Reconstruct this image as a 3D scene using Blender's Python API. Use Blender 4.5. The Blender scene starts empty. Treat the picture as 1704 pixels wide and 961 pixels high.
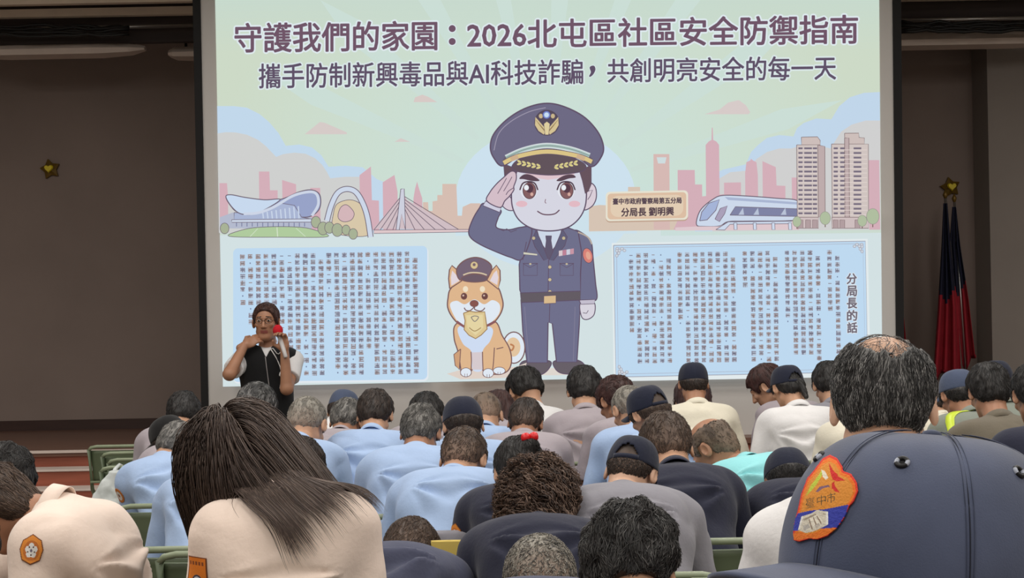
import bpy, math, random
import numpy as np
from mathutils import Vector, Matrix

# ------------------------------------------------------------------ camera, light, exposure
SC = bpy.context.scene
COL = SC.collection
W, H, F = 1704.0, 961.0, 2366.0
CAM_Z, HORIZON, ROLL = 1.41, 570.0, math.radians(1.1)
cam = bpy.data.cameras.new('camera')
cam.sensor_width = 36.0
cam.lens = 36.0 * F / W
cam.shift_y = (HORIZON - H / 2) / W
cam.clip_start = 0.05
cam_ob = bpy.data.objects.new('camera', cam)
COL.objects.link(cam_ob)
CR, SR = math.cos(ROLL), math.sin(ROLL)
cam_ob.matrix_world = Matrix(((CR, SR, 0, 0), (0, 0, -1, 0), (-SR, CR, 0, CAM_Z), (0, 0, 0, 1)))
SC.camera = cam_ob

vs = SC.view_settings
vs.view_transform = 'Standard'
vs.look = 'None'
vs.gamma = 1.0
vs.exposure = 0.0
vs.use_curve_mapping = False

world = bpy.data.worlds.new('hall_ambience')
SC.world = world
world.use_nodes = True
world.node_tree.nodes['Background'].inputs[0].default_value = (0.9, 0.95, 1.0, 1)
world.node_tree.nodes['Background'].inputs[1].default_value = 0.05

def area(name, loc, sx, sy, power, col=(1, .97, .92), rot=(0, 0, 0)):
    l = bpy.data.lights.new(name, 'AREA')
    l.shape = 'RECTANGLE'
    l.size, l.size_y, l.energy, l.color = sx, sy, power, col
    o = bpy.data.objects.new(name, l)
    o.location = loc
    o.rotation_euler = rot
    COL.objects.link(o)
    return o

for lx in (-4.4, -1.4, 1.6, 4.6):
    for ly, pw in ((-0.6, 44), (2.4, 42), (5.2, 40), (7.6, 34)):
        area('ceiling_panel_light', (lx, ly, 4.25), 1.2, 1.2, pw)

def unproj(px, py, Y):
    """photo pixel (1704x961) at world depth Y -> world point"""
    u, v = (px - W / 2) / F, -(py - HORIZON) / F
    return np.array((Y * (u * CR + v * SR), Y, CAM_Z + Y * (-u * SR + v * CR)))

# ------------------------------------------------------------------ materials
def lin(r, g=None, b=None):
    if g is None:
        r, g, b = r
    f = lambda c: (c / 255 / 12.92) if c / 255 <= .04045 else ((c / 255 + .055) / 1.055) ** 2.4
    return (f(r), f(g), f(b))

MATS = {}
def mat(name, col, rough=.7, metal=0., bump=0., bscale=200., vary=.0, vscale=6., sheen=0., spec=.5, stretch=(1, 1, 1), attr=None):
    if name in MATS:
        return MATS[name]
    m = bpy.data.materials.new(name)
    m.use_nodes = True
    nt = m.node_tree
    b = nt.nodes['Principled BSDF']
    b.inputs['Roughness'].default_value = rough
    b.inputs['Metallic'].default_value = metal
    b.inputs['Specular IOR Level'].default_value = spec
    b.inputs['Base Color'].default_value = (*col, 1)
    tc = nt.nodes.new('ShaderNodeTexCoord')
    mp = nt.nodes.new('ShaderNodeMapping')
    mp.inputs['Scale'].default_value = stretch
    nt.links.new(tc.outputs['Object'], mp.inputs['Vector'])
    if sheen:
        b.inputs['Sheen Weight'].default_value = sheen
        b.inputs['Sheen Roughness'].default_value = .5
    src = None
    if attr:
        a = nt.nodes.new('ShaderNodeAttribute')
        a.attribute_name = attr
        src = a.outputs['Color']
        nt.links.new(src, b.inputs['Base Color'])
    if vary:
        n = nt.nodes.new('ShaderNodeTexNoise')
        n.inputs['Scale'].default_value = vscale
        n.inputs['Detail'].default_value = 5
        nt.links.new(mp.outputs['Vector'], n.inputs['Vector'])
        r = nt.nodes.new('ShaderNodeMapRange')
        r.inputs['From Min'].default_value = .3
        r.inputs['From Max'].default_value = .7
        r.inputs['To Min'].default_value = 1 - vary
        r.inputs['To Max'].default_value = 1 + vary
        nt.links.new(n.outputs['Fac'], r.inputs['Value'])
        mx = nt.nodes.new('ShaderNodeMix')
        mx.data_type = 'RGBA'
        mx.blend_type = 'MULTIPLY'
        mx.inputs['Factor'].default_value = 1
        mx.inputs['A'].default_value = (*col, 1)
        if src:
            nt.links.new(src, mx.inputs['A'])
        nt.links.new(r.outputs['Result'], mx.inputs['B'])
        nt.links.new(mx.outputs['Result'], b.inputs['Base Color'])
    if bump:
        n2 = nt.nodes.new('ShaderNodeTexNoise')
        n2.inputs['Scale'].default_value = bscale
        n2.inputs['Detail'].default_value = 3
        nt.links.new(mp.outputs['Vector'], n2.inputs['Vector'])
        bp = nt.nodes.new('ShaderNodeBump')
        bp.inputs['Strength'].default_value = bump
        bp.inputs['Distance'].default_value = .004
        nt.links.new(n2.outputs['Fac'], bp.inputs['Height'])
        nt.links.new(bp.outputs['Normal'], b.inputs['Normal'])
    MATS[name] = m
    return m

def fabric(name, rgb, rough=.85, sheen=.15):
    return mat(name, lin(rgb), rough, bump=.25, bscale=90, vary=.05, vscale=9, sheen=sheen, spec=.25)

SHIRT = {
    'blue': fabric('light blue cotton', (166, 189, 224)),
    'lav': fabric('lavender grey cotton', (168, 158, 164)),
    'grey': fabric('mid grey cotton', (140, 138, 146)),
    'white': fabric('white cotton', (228, 226, 226)),
    'cream': fabric('cream cotton', (226, 219, 200)),
    'beige': fabric('beige uniform cotton', (242, 222, 208)),
    'navy': fabric('dark navy twill', (38, 40, 58)),
    'navygrey': fabric('slate navy cotton', (74, 77, 98)),
    'turq': fabric('turquoise cotton', (150, 222, 226)),
    'olive': fabric('olive brown cotton', (110, 102, 88)),
    'greygreen': fabric('grey green cotton', (132, 138, 128)),
    'black': fabric('black cotton', (18, 18, 20)),
}
TROUSER = fabric('dark trousers cloth', (34, 34, 44))
SHOE = mat('black shoe leather', lin(22, 21, 21), .4)
CAPM = {
    'navy': fabric('navy cap twill', (32, 36, 54)),
    'hero': mat('worn navy cap twill', lin(76, 84, 108), .72, bump=.1, bscale=700, vary=.28, vscale=9, sheen=.2, spec=.3),
    'slate': fabric('slate blue cap twill', (74, 84, 108)),
    'black': fabric('black cap twill', (24, 23, 24)),
}
SKIN = [mat('skin tan', lin(198, 152, 122), .5, bump=.1, bscale=120, vary=.06, vscale=14),
        mat('skin warm brown', lin(172, 124, 96), .48, bump=.1, bscale=120, vary=.06, vscale=14),
        mat('skin light', lin(214, 172, 146), .5, bump=.1, bscale=120, vary=.06, vscale=14)]
LIPS = mat('lips', lin(150, 84, 76), .45)
EYEW = mat('eye white', lin(196, 188, 180), .35)
EYED = mat('dark iris', lin(30, 20, 16), .25)
HAIR = mat('hair', (.02, .02, .02), .55, attr='tone', spec=.45)
OLIVE = mat('olive green painted metal', lin(98, 110, 84), .45, vary=.08, vscale=8, bump=.05, bscale=60)
OLIVE_EDGE = mat('worn olive tube', lin(140, 150, 122), .4, vary=.08, vscale=12)
METAL = mat('brushed steel', lin(190, 188, 184), .3, metal=.9)
RED = mat('glossy red bauble', lin(225, 30, 36), .35)
PATCHM = mat('embroidered patch threads', (.5, .3, .1), .8, attr='tone', bump=.3, bscale=500)

# ------------------------------------------------------------------ object helpers
def new_mesh(name, V, Fc, mats=None, parent=None, smooth=True, tone=None, fmat=None, facetone=None):
    me = bpy.data.meshes.new(name)
    V = np.asarray(V, dtype=np.float32)
    if isinstance(Fc, np.ndarray):
        n, k = Fc.shape
        me.vertices.add(len(V))
        me.vertices.foreach_set('co', V.ravel())
        me.loops.add(n * k)
        me.loops.foreach_set('vertex_index', Fc.astype(np.int32).ravel())
        me.polygons.add(n)
        me.polygons.foreach_set('loop_start', np.arange(0, n * k, k, dtype=np.int32))
        me.polygons.foreach_set('loop_total', np.full(n, k, dtype=np.int32))
        me.update(calc_edges=True)
    else:
        me.from_pydata([tuple(map(float, v)) for v in V], [], Fc)
    npoly = len(me.polygons)
    me.polygons.foreach_set('use_smooth', np.full(npoly, smooth, dtype=bool))
    if mats is not None:
        for m in (mats if isinstance(mats, (list, tuple)) else [mats]):
            me.materials.append(m)
    if fmat is not None:
        me.polygons.foreach_set('material_index', np.asarray(fmat, dtype=np.int32))
    if tone is not None:
        a = me.color_attributes.new('tone', 'FLOAT_COLOR', 'POINT')
        c = np.ones((len(V), 4), dtype=np.float32)
        c[:, :3] = tone
        a.data.foreach_set('color', c.ravel())
    if facetone is not None:
        a = me.color_attributes.new('tone', 'FLOAT_COLOR', 'CORNER')
        tot = np.zeros(npoly, dtype=np.int32)
        me.polygons.foreach_get('loop_total', tot)
        c = np.ones((int(tot.sum()), 4), dtype=np.float32)
        c[:, :3] = np.repeat(np.asarray(facetone, dtype=np.float32), tot, axis=0)
        a.data.foreach_set('color', c.ravel())
    me.update()
    o = bpy.data.objects.new(name, me)
    COL.objects.link(o)
    if parent:
        o.parent = parent
    return o

def tag(o, label=None, cat=None, group=None, kind=None):
    if label: o['label'] = label
    if cat: o['category'] = cat
    if group: o['group'] = group
    if kind: o['kind'] = kind
    return o

def thing(name, label, cat, loc=(0, 0, 0), rz=0., group=None):
    o = bpy.data.objects.new(name, None)
    o.empty_display_size = .1
    o.location = loc
    o.rotation_euler = (0, 0, rz)
    COL.objects.link(o)
    return tag(o, label, cat, group)

class MB:
    """collects polygons into one mesh"""
    def __init__(s):
        s.v, s.f, s.c = [], [], []
    def add(s, V, Fc, c=None):
        n = len(s.v)
        s.v += [tuple(map(float, p)) for p in V]
        s.f += [tuple(int(i) + n for i in f) for f in Fc]
        s.c += [c] * len(Fc)
        return s
    def box(s, lo, hi, bev=0.):
        x0, y0, z0 = lo
        x1, y1, z1 = hi
        V = [(x0, y0, z0), (x1, y0, z0), (x1, y1, z0), (x0, y1, z0), (x0, y0, z1), (x1, y0, z1), (x1, y1, z1), (x0, y1, z1)]
        return s.add(V, [(0, 3, 2, 1), (4, 5, 6, 7), (0, 1, 5, 4), (1, 2, 6, 5), (2, 3, 7, 6), (3, 0, 4, 7)])
    def tube(s, pts, r, n=8, cap=True):
        P = [np.array(p, float) for p in pts]
        rs = r if isinstance(r, (list, tuple)) else [r] * len(P)
        V, Fc = [], []
        for i, p in enumerate(P):
            t = P[min(i + 1, len(P) - 1)] - P[max(i - 1, 0)]
            t /= np.linalg.norm(t) + 1e-9
            a = np.cross(t, (0, 0, 1.) if abs(t[2]) < .9 else (1., 0, 0))
            a /= np.linalg.norm(a)
            b = np.cross(t, a)
            for k in range(n):
                q = 2 * math.pi * k / n
                V.append(p + rs[i] * (math.cos(q) * a + math.sin(q) * b))
        for i in range(len(P) - 1):
            for k in range(n):
                k2 = (k + 1) % n
                Fc.append((i * n + k, i * n + k2, (i + 1) * n + k2, (i + 1) * n + k))
        if cap:
            Fc.append(tuple(range(n - 1, -1, -1)))
            Fc.append(tuple((len(P) - 1) * n + k for k in range(n)))
        return s.add(V, Fc)
    def build(s, name, m, parent=None, smooth=False, bevel=0.):
        o = new_mesh(name, np.array(s.v), s.f, m, parent, smooth)
        if bevel:
            b = o.modifiers.new('bevel', 'BEVEL')
            b.width, b.segments, b.limit_method = bevel, 2, 'ANGLE'
        return o

# ------------------------------------------------------------------ noise and distance fields
_T = np.random.RandomState(7).rand(32, 32, 32).astype(np.float32)
def vnoise(p):
    i = np.floor(p).astype(np.int32)
    f = p - i
    f = f * f * (3 - 2 * f)
    i0, i1 = i & 31, (i + 1) & 31
    x0, y0, z0 = i0[..., 0], i0[..., 1], i0[..., 2]
    x1, y1, z1 = i1[..., 0], i1[..., 1], i1[..., 2]
    fx, fy, fz = f[..., 0], f[..., 1], f[..., 2]
    L = lambda a, b, t: a + (b - a) * t
    return L(L(L(_T[x0, y0, z0], _T[x1, y0, z0], fx), L(_T[x0, y1, z0], _T[x1, y1, z0], fx), fy),
             L(L(_T[x0, y0, z1], _T[x1, y0, z1], fx), L(_T[x0, y1, z1], _T[x1, y1, z1], fx), fy), fz) - .5

def smin(a, b, k):
    h = np.clip(.5 + .5 * (b - a) / k, 0, 1)
    return b + (a - b) * h - k * h * (1 - h)
def smax(a, b, k):
    return -smin(-a, -b, k)
def capsule(p, a, b, ra, rb=None):
    rb = ra if rb is None else rb
    a, b = np.asarray(a, float), np.asarray(b, float)
    ba = b - a
    h = np.clip(((p - a) @ ba) / (ba @ ba + 1e-9), 0, 1)
    return np.linalg.norm(p - a - h[..., None] * ba, axis=-1) - (ra + (rb - ra) * h)
def ellip(p, c, r, R=None):
    q = p - np.asarray(c, float)
    if R is not None:
        q = q @ R          # columns of R are the axes
    r = np.asarray(r, float)
    k0 = np.linalg.norm(q / r, axis=-1)
    k1 = np.linalg.norm(q / (r * r), axis=-1)
    return k0 * (k0 - 1) / (k1 + 1e-9)

def surface(fn, lo, hi, h, newton=1):
    """naive surface nets on fn(points)->distance; returns V, quads"""
    lo, hi = np.asarray(lo, float), np.asarray(hi, float)
    n = np.maximum(np.ceil((hi - lo) / h).astype(int) + 1, 4)
    g = [lo[i] + h * np.arange(n[i]) for i in range(3)]
    P = np.stack(np.meshgrid(*g, indexing='ij'), -1)
    D = fn(P.reshape(-1, 3)).reshape(n)
    S = D < 0
    acc = np.zeros((*(n - 1), 3))
    cnt = np.zeros(n - 1)
    corner = lambda A, d: A[d[0]:n[0] - 1 + d[0], d[1]:n[1] - 1 + d[1], d[2]:n[2] - 1 + d[2]]
    for ax in range(3):
        o1, o2 = [i for i in range(3) if i != ax]
        for b1 in (0, 1):
            for b2 in (0, 1):
                d0 = [0, 0, 0]; d0[o1] = b1; d0[o2] = b2
                d1 = list(d0); d1[ax] = 1
                A, B = corner(D, d0), corner(D, d1)
                m = (A < 0) != (B < 0)
                t = np.where(m, A / np.where(np.abs(A - B) < 1e-12, 1, A - B), 0)
                acc[..., ax] += np.where(m, t, 0)
                acc[..., o1] += np.where(m, b1, 0)
                acc[..., o2] += np.where(m, b2, 0)
                cnt += m
    act = cnt > 0
    idx = np.full(n - 1, -1, dtype=np.int64)
    idx[act] = np.arange(act.sum())
    ijk = np.argwhere(act)
    V = lo + h * (ijk + acc[act] / cnt[act][:, None])
    quads = []
    for ax in range(3):
        o1, o2 = (ax + 1) % 3, (ax + 2) % 3
        sl0 = [slice(None)] * 3; sl1 = [slice(None)] * 3
        sl0[ax] = slice(0, n[ax] - 1); sl1[ax] = slice(1, n[ax])
        A, B = S[tuple(sl0)], S[tuple(sl1)]
        e = np.argwhere(A != B)
        ok = (e[:, o1] > 0) & (e[:, o2] > 0) & (e[:, o1] < n[o1] - 1) & (e[:, o2] < n[o2] - 1)
        e = e[ok]
        if not len(e):
            continue
        fl = A[tuple(e.T)]
        def cell(d1, d2):
            c = e.copy()
            c[:, o1] += d1; c[:, o2] += d2
            return idx[tuple(c.T)]
        q = np.stack([cell(-1, -1), cell(0, -1), cell(0, 0), cell(-1, 0)], 1)
        q[~fl] = q[~fl][:, ::-1]
        quads.append(q)
    Q = np.concatenate(quads)
    Q = Q[(Q >= 0).all(1)]
    for _ in range(newton):
        e = h * .25
        d = fn(V)
        G = np.stack([fn(V + np.eye(3)[i] * e) - d for i in range(3)], 1) / e
        g2 = (G * G).sum(1)
        step = (d / np.maximum(g2, .15))[:, None] * G
        V = V - np.clip(step, -h * .5, h * .5)
    return V, Q

def grad(fn, p, e=.002):
    d = fn(p)
    G = np.stack([fn(p + np.eye(3)[i] * e) - d for i in range(3)], 1)
    return d, G / (np.linalg.norm(G, axis=1, keepdims=True) + 1e-9)

def tubes(P, r, sides=3):
    """P [N,S,3] strand points, r [N] root radius -> V, F, repeats per strand"""
    N, S, _ = P.shape
    T = np.gradient(P, axis=1)
    T /= np.linalg.norm(T, axis=2, keepdims=True) + 1e-9
    ref = np.where(np.abs(T[..., 2:3]) < .9, np.array([0, 0, 1.]), np.array([1., 0, 0]))
    A = np.cross(T, ref); A /= np.linalg.norm(A, axis=2, keepdims=True) + 1e-9
    B = np.cross(T, A)
    rad = r[:, None] * np.interp(np.linspace(0, 1, S), [0, .7, 1], [1, .8, .12])[None]
    ang = 2 * np.pi * np.arange(sides) / sides
    V = P[:, :, None] + rad[..., None, None] * (np.cos(ang)[:, None] * A[:, :, None] + np.sin(ang)[:, None] * B[:, :, None])
    V = V.reshape(-1, 3)
    base = (np.arange(N)[:, None, None] * S + np.arange(S - 1)[None, :, None]) * sides
    k = np.arange(sides)[None, None]
    k2 = (k + 1) % sides
    Fq = np.stack([base + k, base + k2, base + sides + k2, base + sides + k], -1).reshape(-1, 4)
    return V, Fq, S * sides
# ------------------------------------------------------------------ the hall and the stage
WALLM = mat('painted hall wall', lin(176, 168, 160), .8, bump=.1, bscale=40, vary=.04)
BACKM = mat('grey brown stage wall', lin(146, 130, 122), .85, bump=.15, bscale=30, vary=.08, vscale=1.2)
PIERM = mat('grey side wall', lin(150, 141, 134), .85, bump=.1, bscale=30, vary=.05, vscale=1.5)
CEILM = mat('white ceiling', lin(225, 222, 216), .9)
FLOORM = mat('grey polished floor', lin(128, 120, 112), .35, vary=.08, vscale=1.5, bump=.03, bscale=60)
STAGEM = mat('brown stage boards', lin(112, 80, 66), .4, vary=.15, vscale=3, stretch=(.4, 6, 1), bump=.1, bscale=8)
WOODM = mat('red brown wood panel', lin(150, 82, 62), .4, vary=.22, vscale=3, stretch=(.5, 1, 7), bump=.08, bscale=12)
NOSEM = mat('pale stair nosing', lin(205, 190, 180), .5, vary=.05)
DARKWOOD = mat('dark wood skirting', lin(62, 40, 34), .5, vary=.15, stretch=(.4, 1, 6))
BLACKM = mat('matte black edge', lin(14, 12, 12), .8)
RIGDARK = mat('dark stage border cloth', lin(62, 54, 52), .9, vary=.3, vscale=3, stretch=(.3, 1, 6))
RIGBEIGE = mat('beige painted beam', lin(226, 208, 188), .7, vary=.06)
FIXM = mat('old white lamp housing', lin(222, 206, 194), .5, vary=.05)
CABLE = mat('black cable rubber', lin(16, 15, 15), .5)

def struct(name, lo, hi, m):
    return tag(MB().box(lo, hi).build(name, m), kind='structure')
struct('floor', (-7.5, -3, -.1), (7.5, 13.2, 0), FLOORM)
struct('ceiling', (-7.5, -3, 4.6), (7.5, 13.2, 4.7), CEILM)
struct('wall_left', (-7.6, -3, 0), (-7.5, 13.2, 4.6), WALLM)
struct('wall_right', (7.5, -3, 0), (7.6, 13.2, 4.6), WALLM)
struct('wall_back', (-7.5, -3.1, 0), (7.5, -3, 4.6), WALLM)
SY, SZ = 9.9, .72                                     # stage front edge and height
st = MB().box((-7.5, SY, SZ - .04), (7.5, 13.2, SZ))
tag(st.build('floor_stage', STAGEM), kind='structure')
struct('wall_stage_front', (-7.5, SY + .02, 0), (7.5, SY + .08, SZ - .04), WOODM)
zt = lambda px, py, Y: unproj(px, py, Y)[2]
BY = 12.5
struct('wall_stage', (-7.5, BY, zt(160, 697, BY)), (7.5, BY + .1, 4.6), BACKM)
struct('baseboard_stage', (-7.5, BY - .01, SZ), (7.5, BY + .1, zt(160, 697, BY)), DARKWOOD)
# side pier on the right
xr = unproj(1646, 300, 12.1)[0]
struct('wall_pier', (xr, 12.1, SZ), (7.5, BY, 4.6), PIERM)
# beams and border cloths over the stage
for n, (y0, y1, Y, m) in enumerate(((-45, 5, 10.9, RIGBEIGE), (13, 26, 11.3, RIGBEIGE), (2, 72, 11.5, RIGDARK))):
    z1, z0 = zt(160, y0, Y), zt(160, y1, Y)
    struct('trim_%d' % (n + 1), (-7.4, Y, z0), (7.4, Y + .06, z1), m)
# stairs up to the stage at the left
stairs = thing('stage_stairs', 'red-brown wooden stairs with pale nosings at left stage front', 'stairs', (-3.9, 9.4, 0))
for k in range(5):
    z = .61 - .11 * k
    y = SY - .25 * (k + 1)
    MB().box((-2.0, y - 9.4, 0), (1.75, y - 9.4 + .25, z - .014)).build('step', WOODM, stairs)
    MB().box((-2.0, y - 9.4 - .012, z - .014), (1.752, y - 9.4 + .25, z)).build('nosing', NOSEM, stairs, bevel=.004)
tag(MB().box((-5.9, SY - .012, SZ - .016), (-2.15, SY + .03, SZ + .002)).build('trim_4', NOSEM), kind='structure')

# rigging: pipe, cable bundle, lamp housings
def pipe_at(name, px0, px1, py, Y, r, m, label, cat):
    a, b = unproj(px0, py, Y), unproj(px1, py - (px1 - px0) * .0, Y)
    b[2] = a[2]
    return tag(MB().tube([a, b], r, 10).build(name, m, smooth=True), label, cat)
pipe_at('lighting_pipe', -60, 322, 50, 11.4, .016, METAL, 'thin pale pipe across the dark border above left stage', 'pipe')
pipe_at('lighting_pipe', 1500, 1760, 34, 11.4, .016, METAL, 'thin pale pipe across the dark border above right stage', 'pipe')
rng = random.Random(3)
def cables(px0, px1, py, Y, label):
    mb = MB()
    for k in range(5):
        pts = []
        for i in range(13):
            p = unproj(px0 + (px1 - px0) * i / 12, py + k * 3.5 + rng.uniform(-3, 3), Y - .02 * k)
            pts.append(p)
        mb.tube(pts, .014, 6)
    return tag(mb.build('cable_bundle', CABLE, smooth=True), label, 'cables')
cables(-60, 215, 44, 11.35, 'bundle of black cables sagging along border above left stage')
cables(1500, 1750, 38, 11.35, 'bundle of black cables sagging along border above right stage')
def lamp_bar(px0, px1, py, Y, hpx, label):
    a, b = unproj(px0, py, Y), unproj(px1, py, Y)
    h = hpx * Y / F
    t = thing('strip_light', label, 'light', tuple((a + b) / 2))
    L = abs(b[0] - a[0]) / 2
    V, Fc = [], []
    secs = [(-L, .5), (-L + .05, .9), (-L + .2, 1), (L * .45, 1), (L - .12, .75), (L, .3)]
    prof = [(-.1, -.5), (.1, -.5), (.12, -.1), (.06, .5), (-.06, .5), (-.12, -.1)]
    for x, s in secs:
        for (py_, pz) in prof:
            V.append((x, py_ * s, pz * h * s))
    for i in range(len(secs) - 1):
        for k in range(6):
            Fc.append((i * 6 + k, i * 6 + (k + 1) % 6, (i + 1) * 6 + (k + 1) % 6, (i + 1) * 6 + k))
    Fc += [tuple(range(5, -1, -1)), tuple(30 + k for k in range(6))]
    new_mesh('housing', V, Fc, FIXM, t, smooth=False)
    for sx in (-.6, .6):
        MB().tube([(sx * L, 0, h * .4), (sx * L, 0, 4.6 - t.location.z)], .012, 8).build('hanger', CABLE, t)
    return t
lamp_bar(-30, 242, 83, 11.6, 22, 'long unlit white strip light hanging above left stage')
lamp_bar(282, 420, 88, 11.8, 18, 'short unlit strip light beside black screen edge, upper left')
lamp_bar(1440, 1790, 67, 11.6, 22, 'long unlit white strip light hanging above right stage')

# gold star ornaments on the stage wall
GOLD = mat('tarnished gold', lin(120, 92, 30), .4, metal=.3)
YEL = mat('bright yellow enamel', lin(240, 215, 20), .4)
def star(px, py, rpx, label):
    c = unproj(px, py, BY - .03)
    r = rpx * BY / F
    t = thing('star_ornament', label, 'ornament', tuple(c))
    V = [(0, -.03, 0)]
    for k in range(10):
        q = math.pi / 2 + k * math.pi / 5 + .2
        rr = r * (1.15 if k % 2 == 0 else .68)
        V.append((rr * math.cos(q), 0, rr * math.sin(q)))
    Fc = [(0, 1 + (k + 1) % 10, 1 + k) for k in range(10)]
    V += [(v[0], .03, v[2]) for v in V[1:11]]
    Fc += [(1 + k, 1 + (k + 1) % 10, 11 + (k + 1) % 10, 11 + k) for k in range(10)] + [tuple(11 + k for k in range(10))]
    new_mesh('star_plate', V, Fc, GOLD, t, smooth=False)
    hv = []
    for k in range(28):
        q = 2 * math.pi * k / 28
        hv.append((r * .032 * 16 * math.sin(q) ** 3, -.036, r * .032 * (13 * math.cos(q) - 5 * math.cos(2 * q) - 2 * math.cos(3 * q) - math.cos(4 * q))))
    n = len(hv)
    hv += [(v[0] * .8, -.05, v[2] * .8) for v in hv]
    hf = [(k, (k + 1) % n, n + (k + 1) % n, n + k) for k in range(n)] + [tuple(n + k for k in range(n))]
    new_mesh('heart_emblem', hv, hf, YEL, t, smooth=False)
star(83, 281, 15, 'gold star with yellow heart on dark wall left of screen')
star(1582, 311, 15, 'gold star with yellow heart on wall above the two flags')

# flags
FLAGR = mat('dark red flag cloth', lin(158, 24, 42), .8, vary=.1)
FLAGB = mat('deep blue flag cloth', lin(16, 20, 48), .8, vary=.1)
def flag(px0, py0, pxb, pyb, left, right, Y, label):
    top, bot = unproj(px0, py0, Y), unproj(pxb, pyb, Y)
    d = (bot - top) / (bot[2] - top[2])
    base = top + d * (SZ - top[2])
    t = thing('flag', label, 'flag', (base[0], base[1], SZ))
    lo = np.array((base[0], base[1], SZ))
    MB().tube([base - lo + (0, 0, .02), top - lo], .011, 10).build('pole', METAL, t, smooth=True)
    MB().tube([top - lo, top - lo + (0, 0, .03), top - lo + (0, 0, .07)], [.01, .022, .003], 10).build('finial', GOLD, t, smooth=True)
    MB().tube([(0, 0, 0), (0, 0, .03), (0, 0, .08)], [.15, .14, .03], 24).build('base', METAL, t, smooth=True)
    rows, cols = 40, 36
    V, Fc, fm = [], [], []
    ph = rng.uniform(0, 6)
    for i in range(rows + 1):
        s = i / rows
        z = py0 + 8 + s * (right[2] - py0 - 8)
        xl = np.interp(s, [0, .25, .6, 1], [px0 - 3, left[0], left[1], left[2]])
        xrr = np.interp(s, [0, .25, .6, 1], [px0 + 3, right[0], right[1], right[3]])
        for j in range(cols + 1):
            q = j / cols
            fold = math.sin(q * 19 + ph + s * 1.5) * (.012 + .03 * s) + .02 * math.sin(q * 7 - ph)
            droop = 14 * math.sin(q * 9 + ph) * s if i == rows else 0
            p = unproj(xl + (xrr - xl) * q, z + droop, Y - .03 + fold)
            V.append(p - lo)
    for i in range(rows):
        for j in range(cols):
            a = i * (cols + 1) + j
            Fc.append((a, a + 1, a + cols + 2, a + cols + 1))
            fm.append(1 if i < rows * (.56 - .16 * abs(j / cols - .4)) else 0)
    o = new_mesh('flag_cloth', V, Fc, [FLAGR, FLAGB], t, fmat=fm)
    o.modifiers.new('thickness', 'SOLIDIFY').thickness = .003
flag(1573, 330, 1602, 640, (1567, 1561, 1553), (1582, 1594, 628, 1600), 11.9, 'left drooping dark red and blue flag on silver pole')
flag(1588, 336, 1609, 640, (1580, 1583, 1584), (1598, 1612, 602, 1624), 12.12, 'right drooping dark red and blue flag, partly over its neighbour')
# red cloth beside the screen edge
mb = []
V, Fc = [], []
for i in range(21):
    for j in range(13):
        p = unproj(1488 + j / 12 * (8 + 18 * i / 20), 440 + 190 * i / 20, 11.4 + .03 * math.sin(j * 1.9 + i * .1))
        V.append(p)
for i in range(20):
    for j in range(12):
        a = i * 13 + j
        Fc.append((a, a + 1, a + 14, a + 13))
t = thing('flag', 'sliver of a dark red flag beside the black right screen edge', 'flag', (float(V[0][0]), 11.4, SZ))
o = new_mesh('flag_cloth', np.array(V) - np.array((V[0][0], 11.4, SZ)), Fc, FLAGR, t)
o.modifiers.new('thickness', 'SOLIDIFY').thickness = .003
MB().tube([(.0, .05, 0), (.0, .05, 2.2)], .012, 10).build('pole', METAL, t, smooth=True)
MB().tube([(0, .05, 0), (0, .05, .03), (0, .05, .08)], [.15, .14, .03], 24).build('base', METAL, t, smooth=True)

# ------------------------------------------------------------------ projection screen and its slide
YS = 10.2
SCRM = mat('grey white screen fabric', lin(200, 195, 190), .9)
EM = bpy.data.materials.new('projected light')
EM.use_nodes = True
_nt = EM.node_tree
_nt.nodes.clear()
_o = _nt.nodes.new('ShaderNodeOutputMaterial')
_e = _nt.nodes.new('ShaderNodeEmission')
_a = _nt.nodes.new('ShaderNodeAttribute')
_a.attribute_name = 'tone'
_nt.links.new(_a.outputs['Color'], _e.inputs['Color'])
_nt.links.new(_e.outputs[0], _o.inputs[0])
sb = unproj(900, 736, YS); 
screen = thing('projection_screen', 'large hanging projection screen with black side edges showing police slide', 'screen', (float(sb[0]), YS, float(sb[2])))
SO = np.array(screen.location)
def quad_px(name, q, Y, m, parent, depth=.01):
    P = [unproj(x, y, Y) - SO for x, y in q]
    V = P + [p + (0, depth, 0) for p in P]
    return new_mesh(name, V, [(3, 2, 1, 0), (4, 5, 6, 7), (0, 1, 5, 4), (1, 2, 6, 5), (2, 3, 7, 6), (3, 0, 4, 7)], m, parent, smooth=False)
quad_px('screen_fabric', [(331, -60), (1486, -60), (1496, 736), (346, 736)], YS, SCRM, screen, .004)
quad_px('side_edge', [(319, -60), (332, -60), (348, 736), (336, 736)], YS - .012, BLACKM, screen, .03)
quad_px('side_edge', [(1485, -60), (1499, -60), (1506, 736), (1493, 736)], YS - .012, BLACKM, screen, .03)
quad_px('weight_bar', [(336, 733), (1506, 733), (1506, 743), (336, 743)], YS - .015, BLACKM, screen, .04)
quad_px('roller_case', [(300, -95), (1520, -95), (1520, -58), (300, -58)], YS - .08, FIXM, screen, .16)

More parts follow.
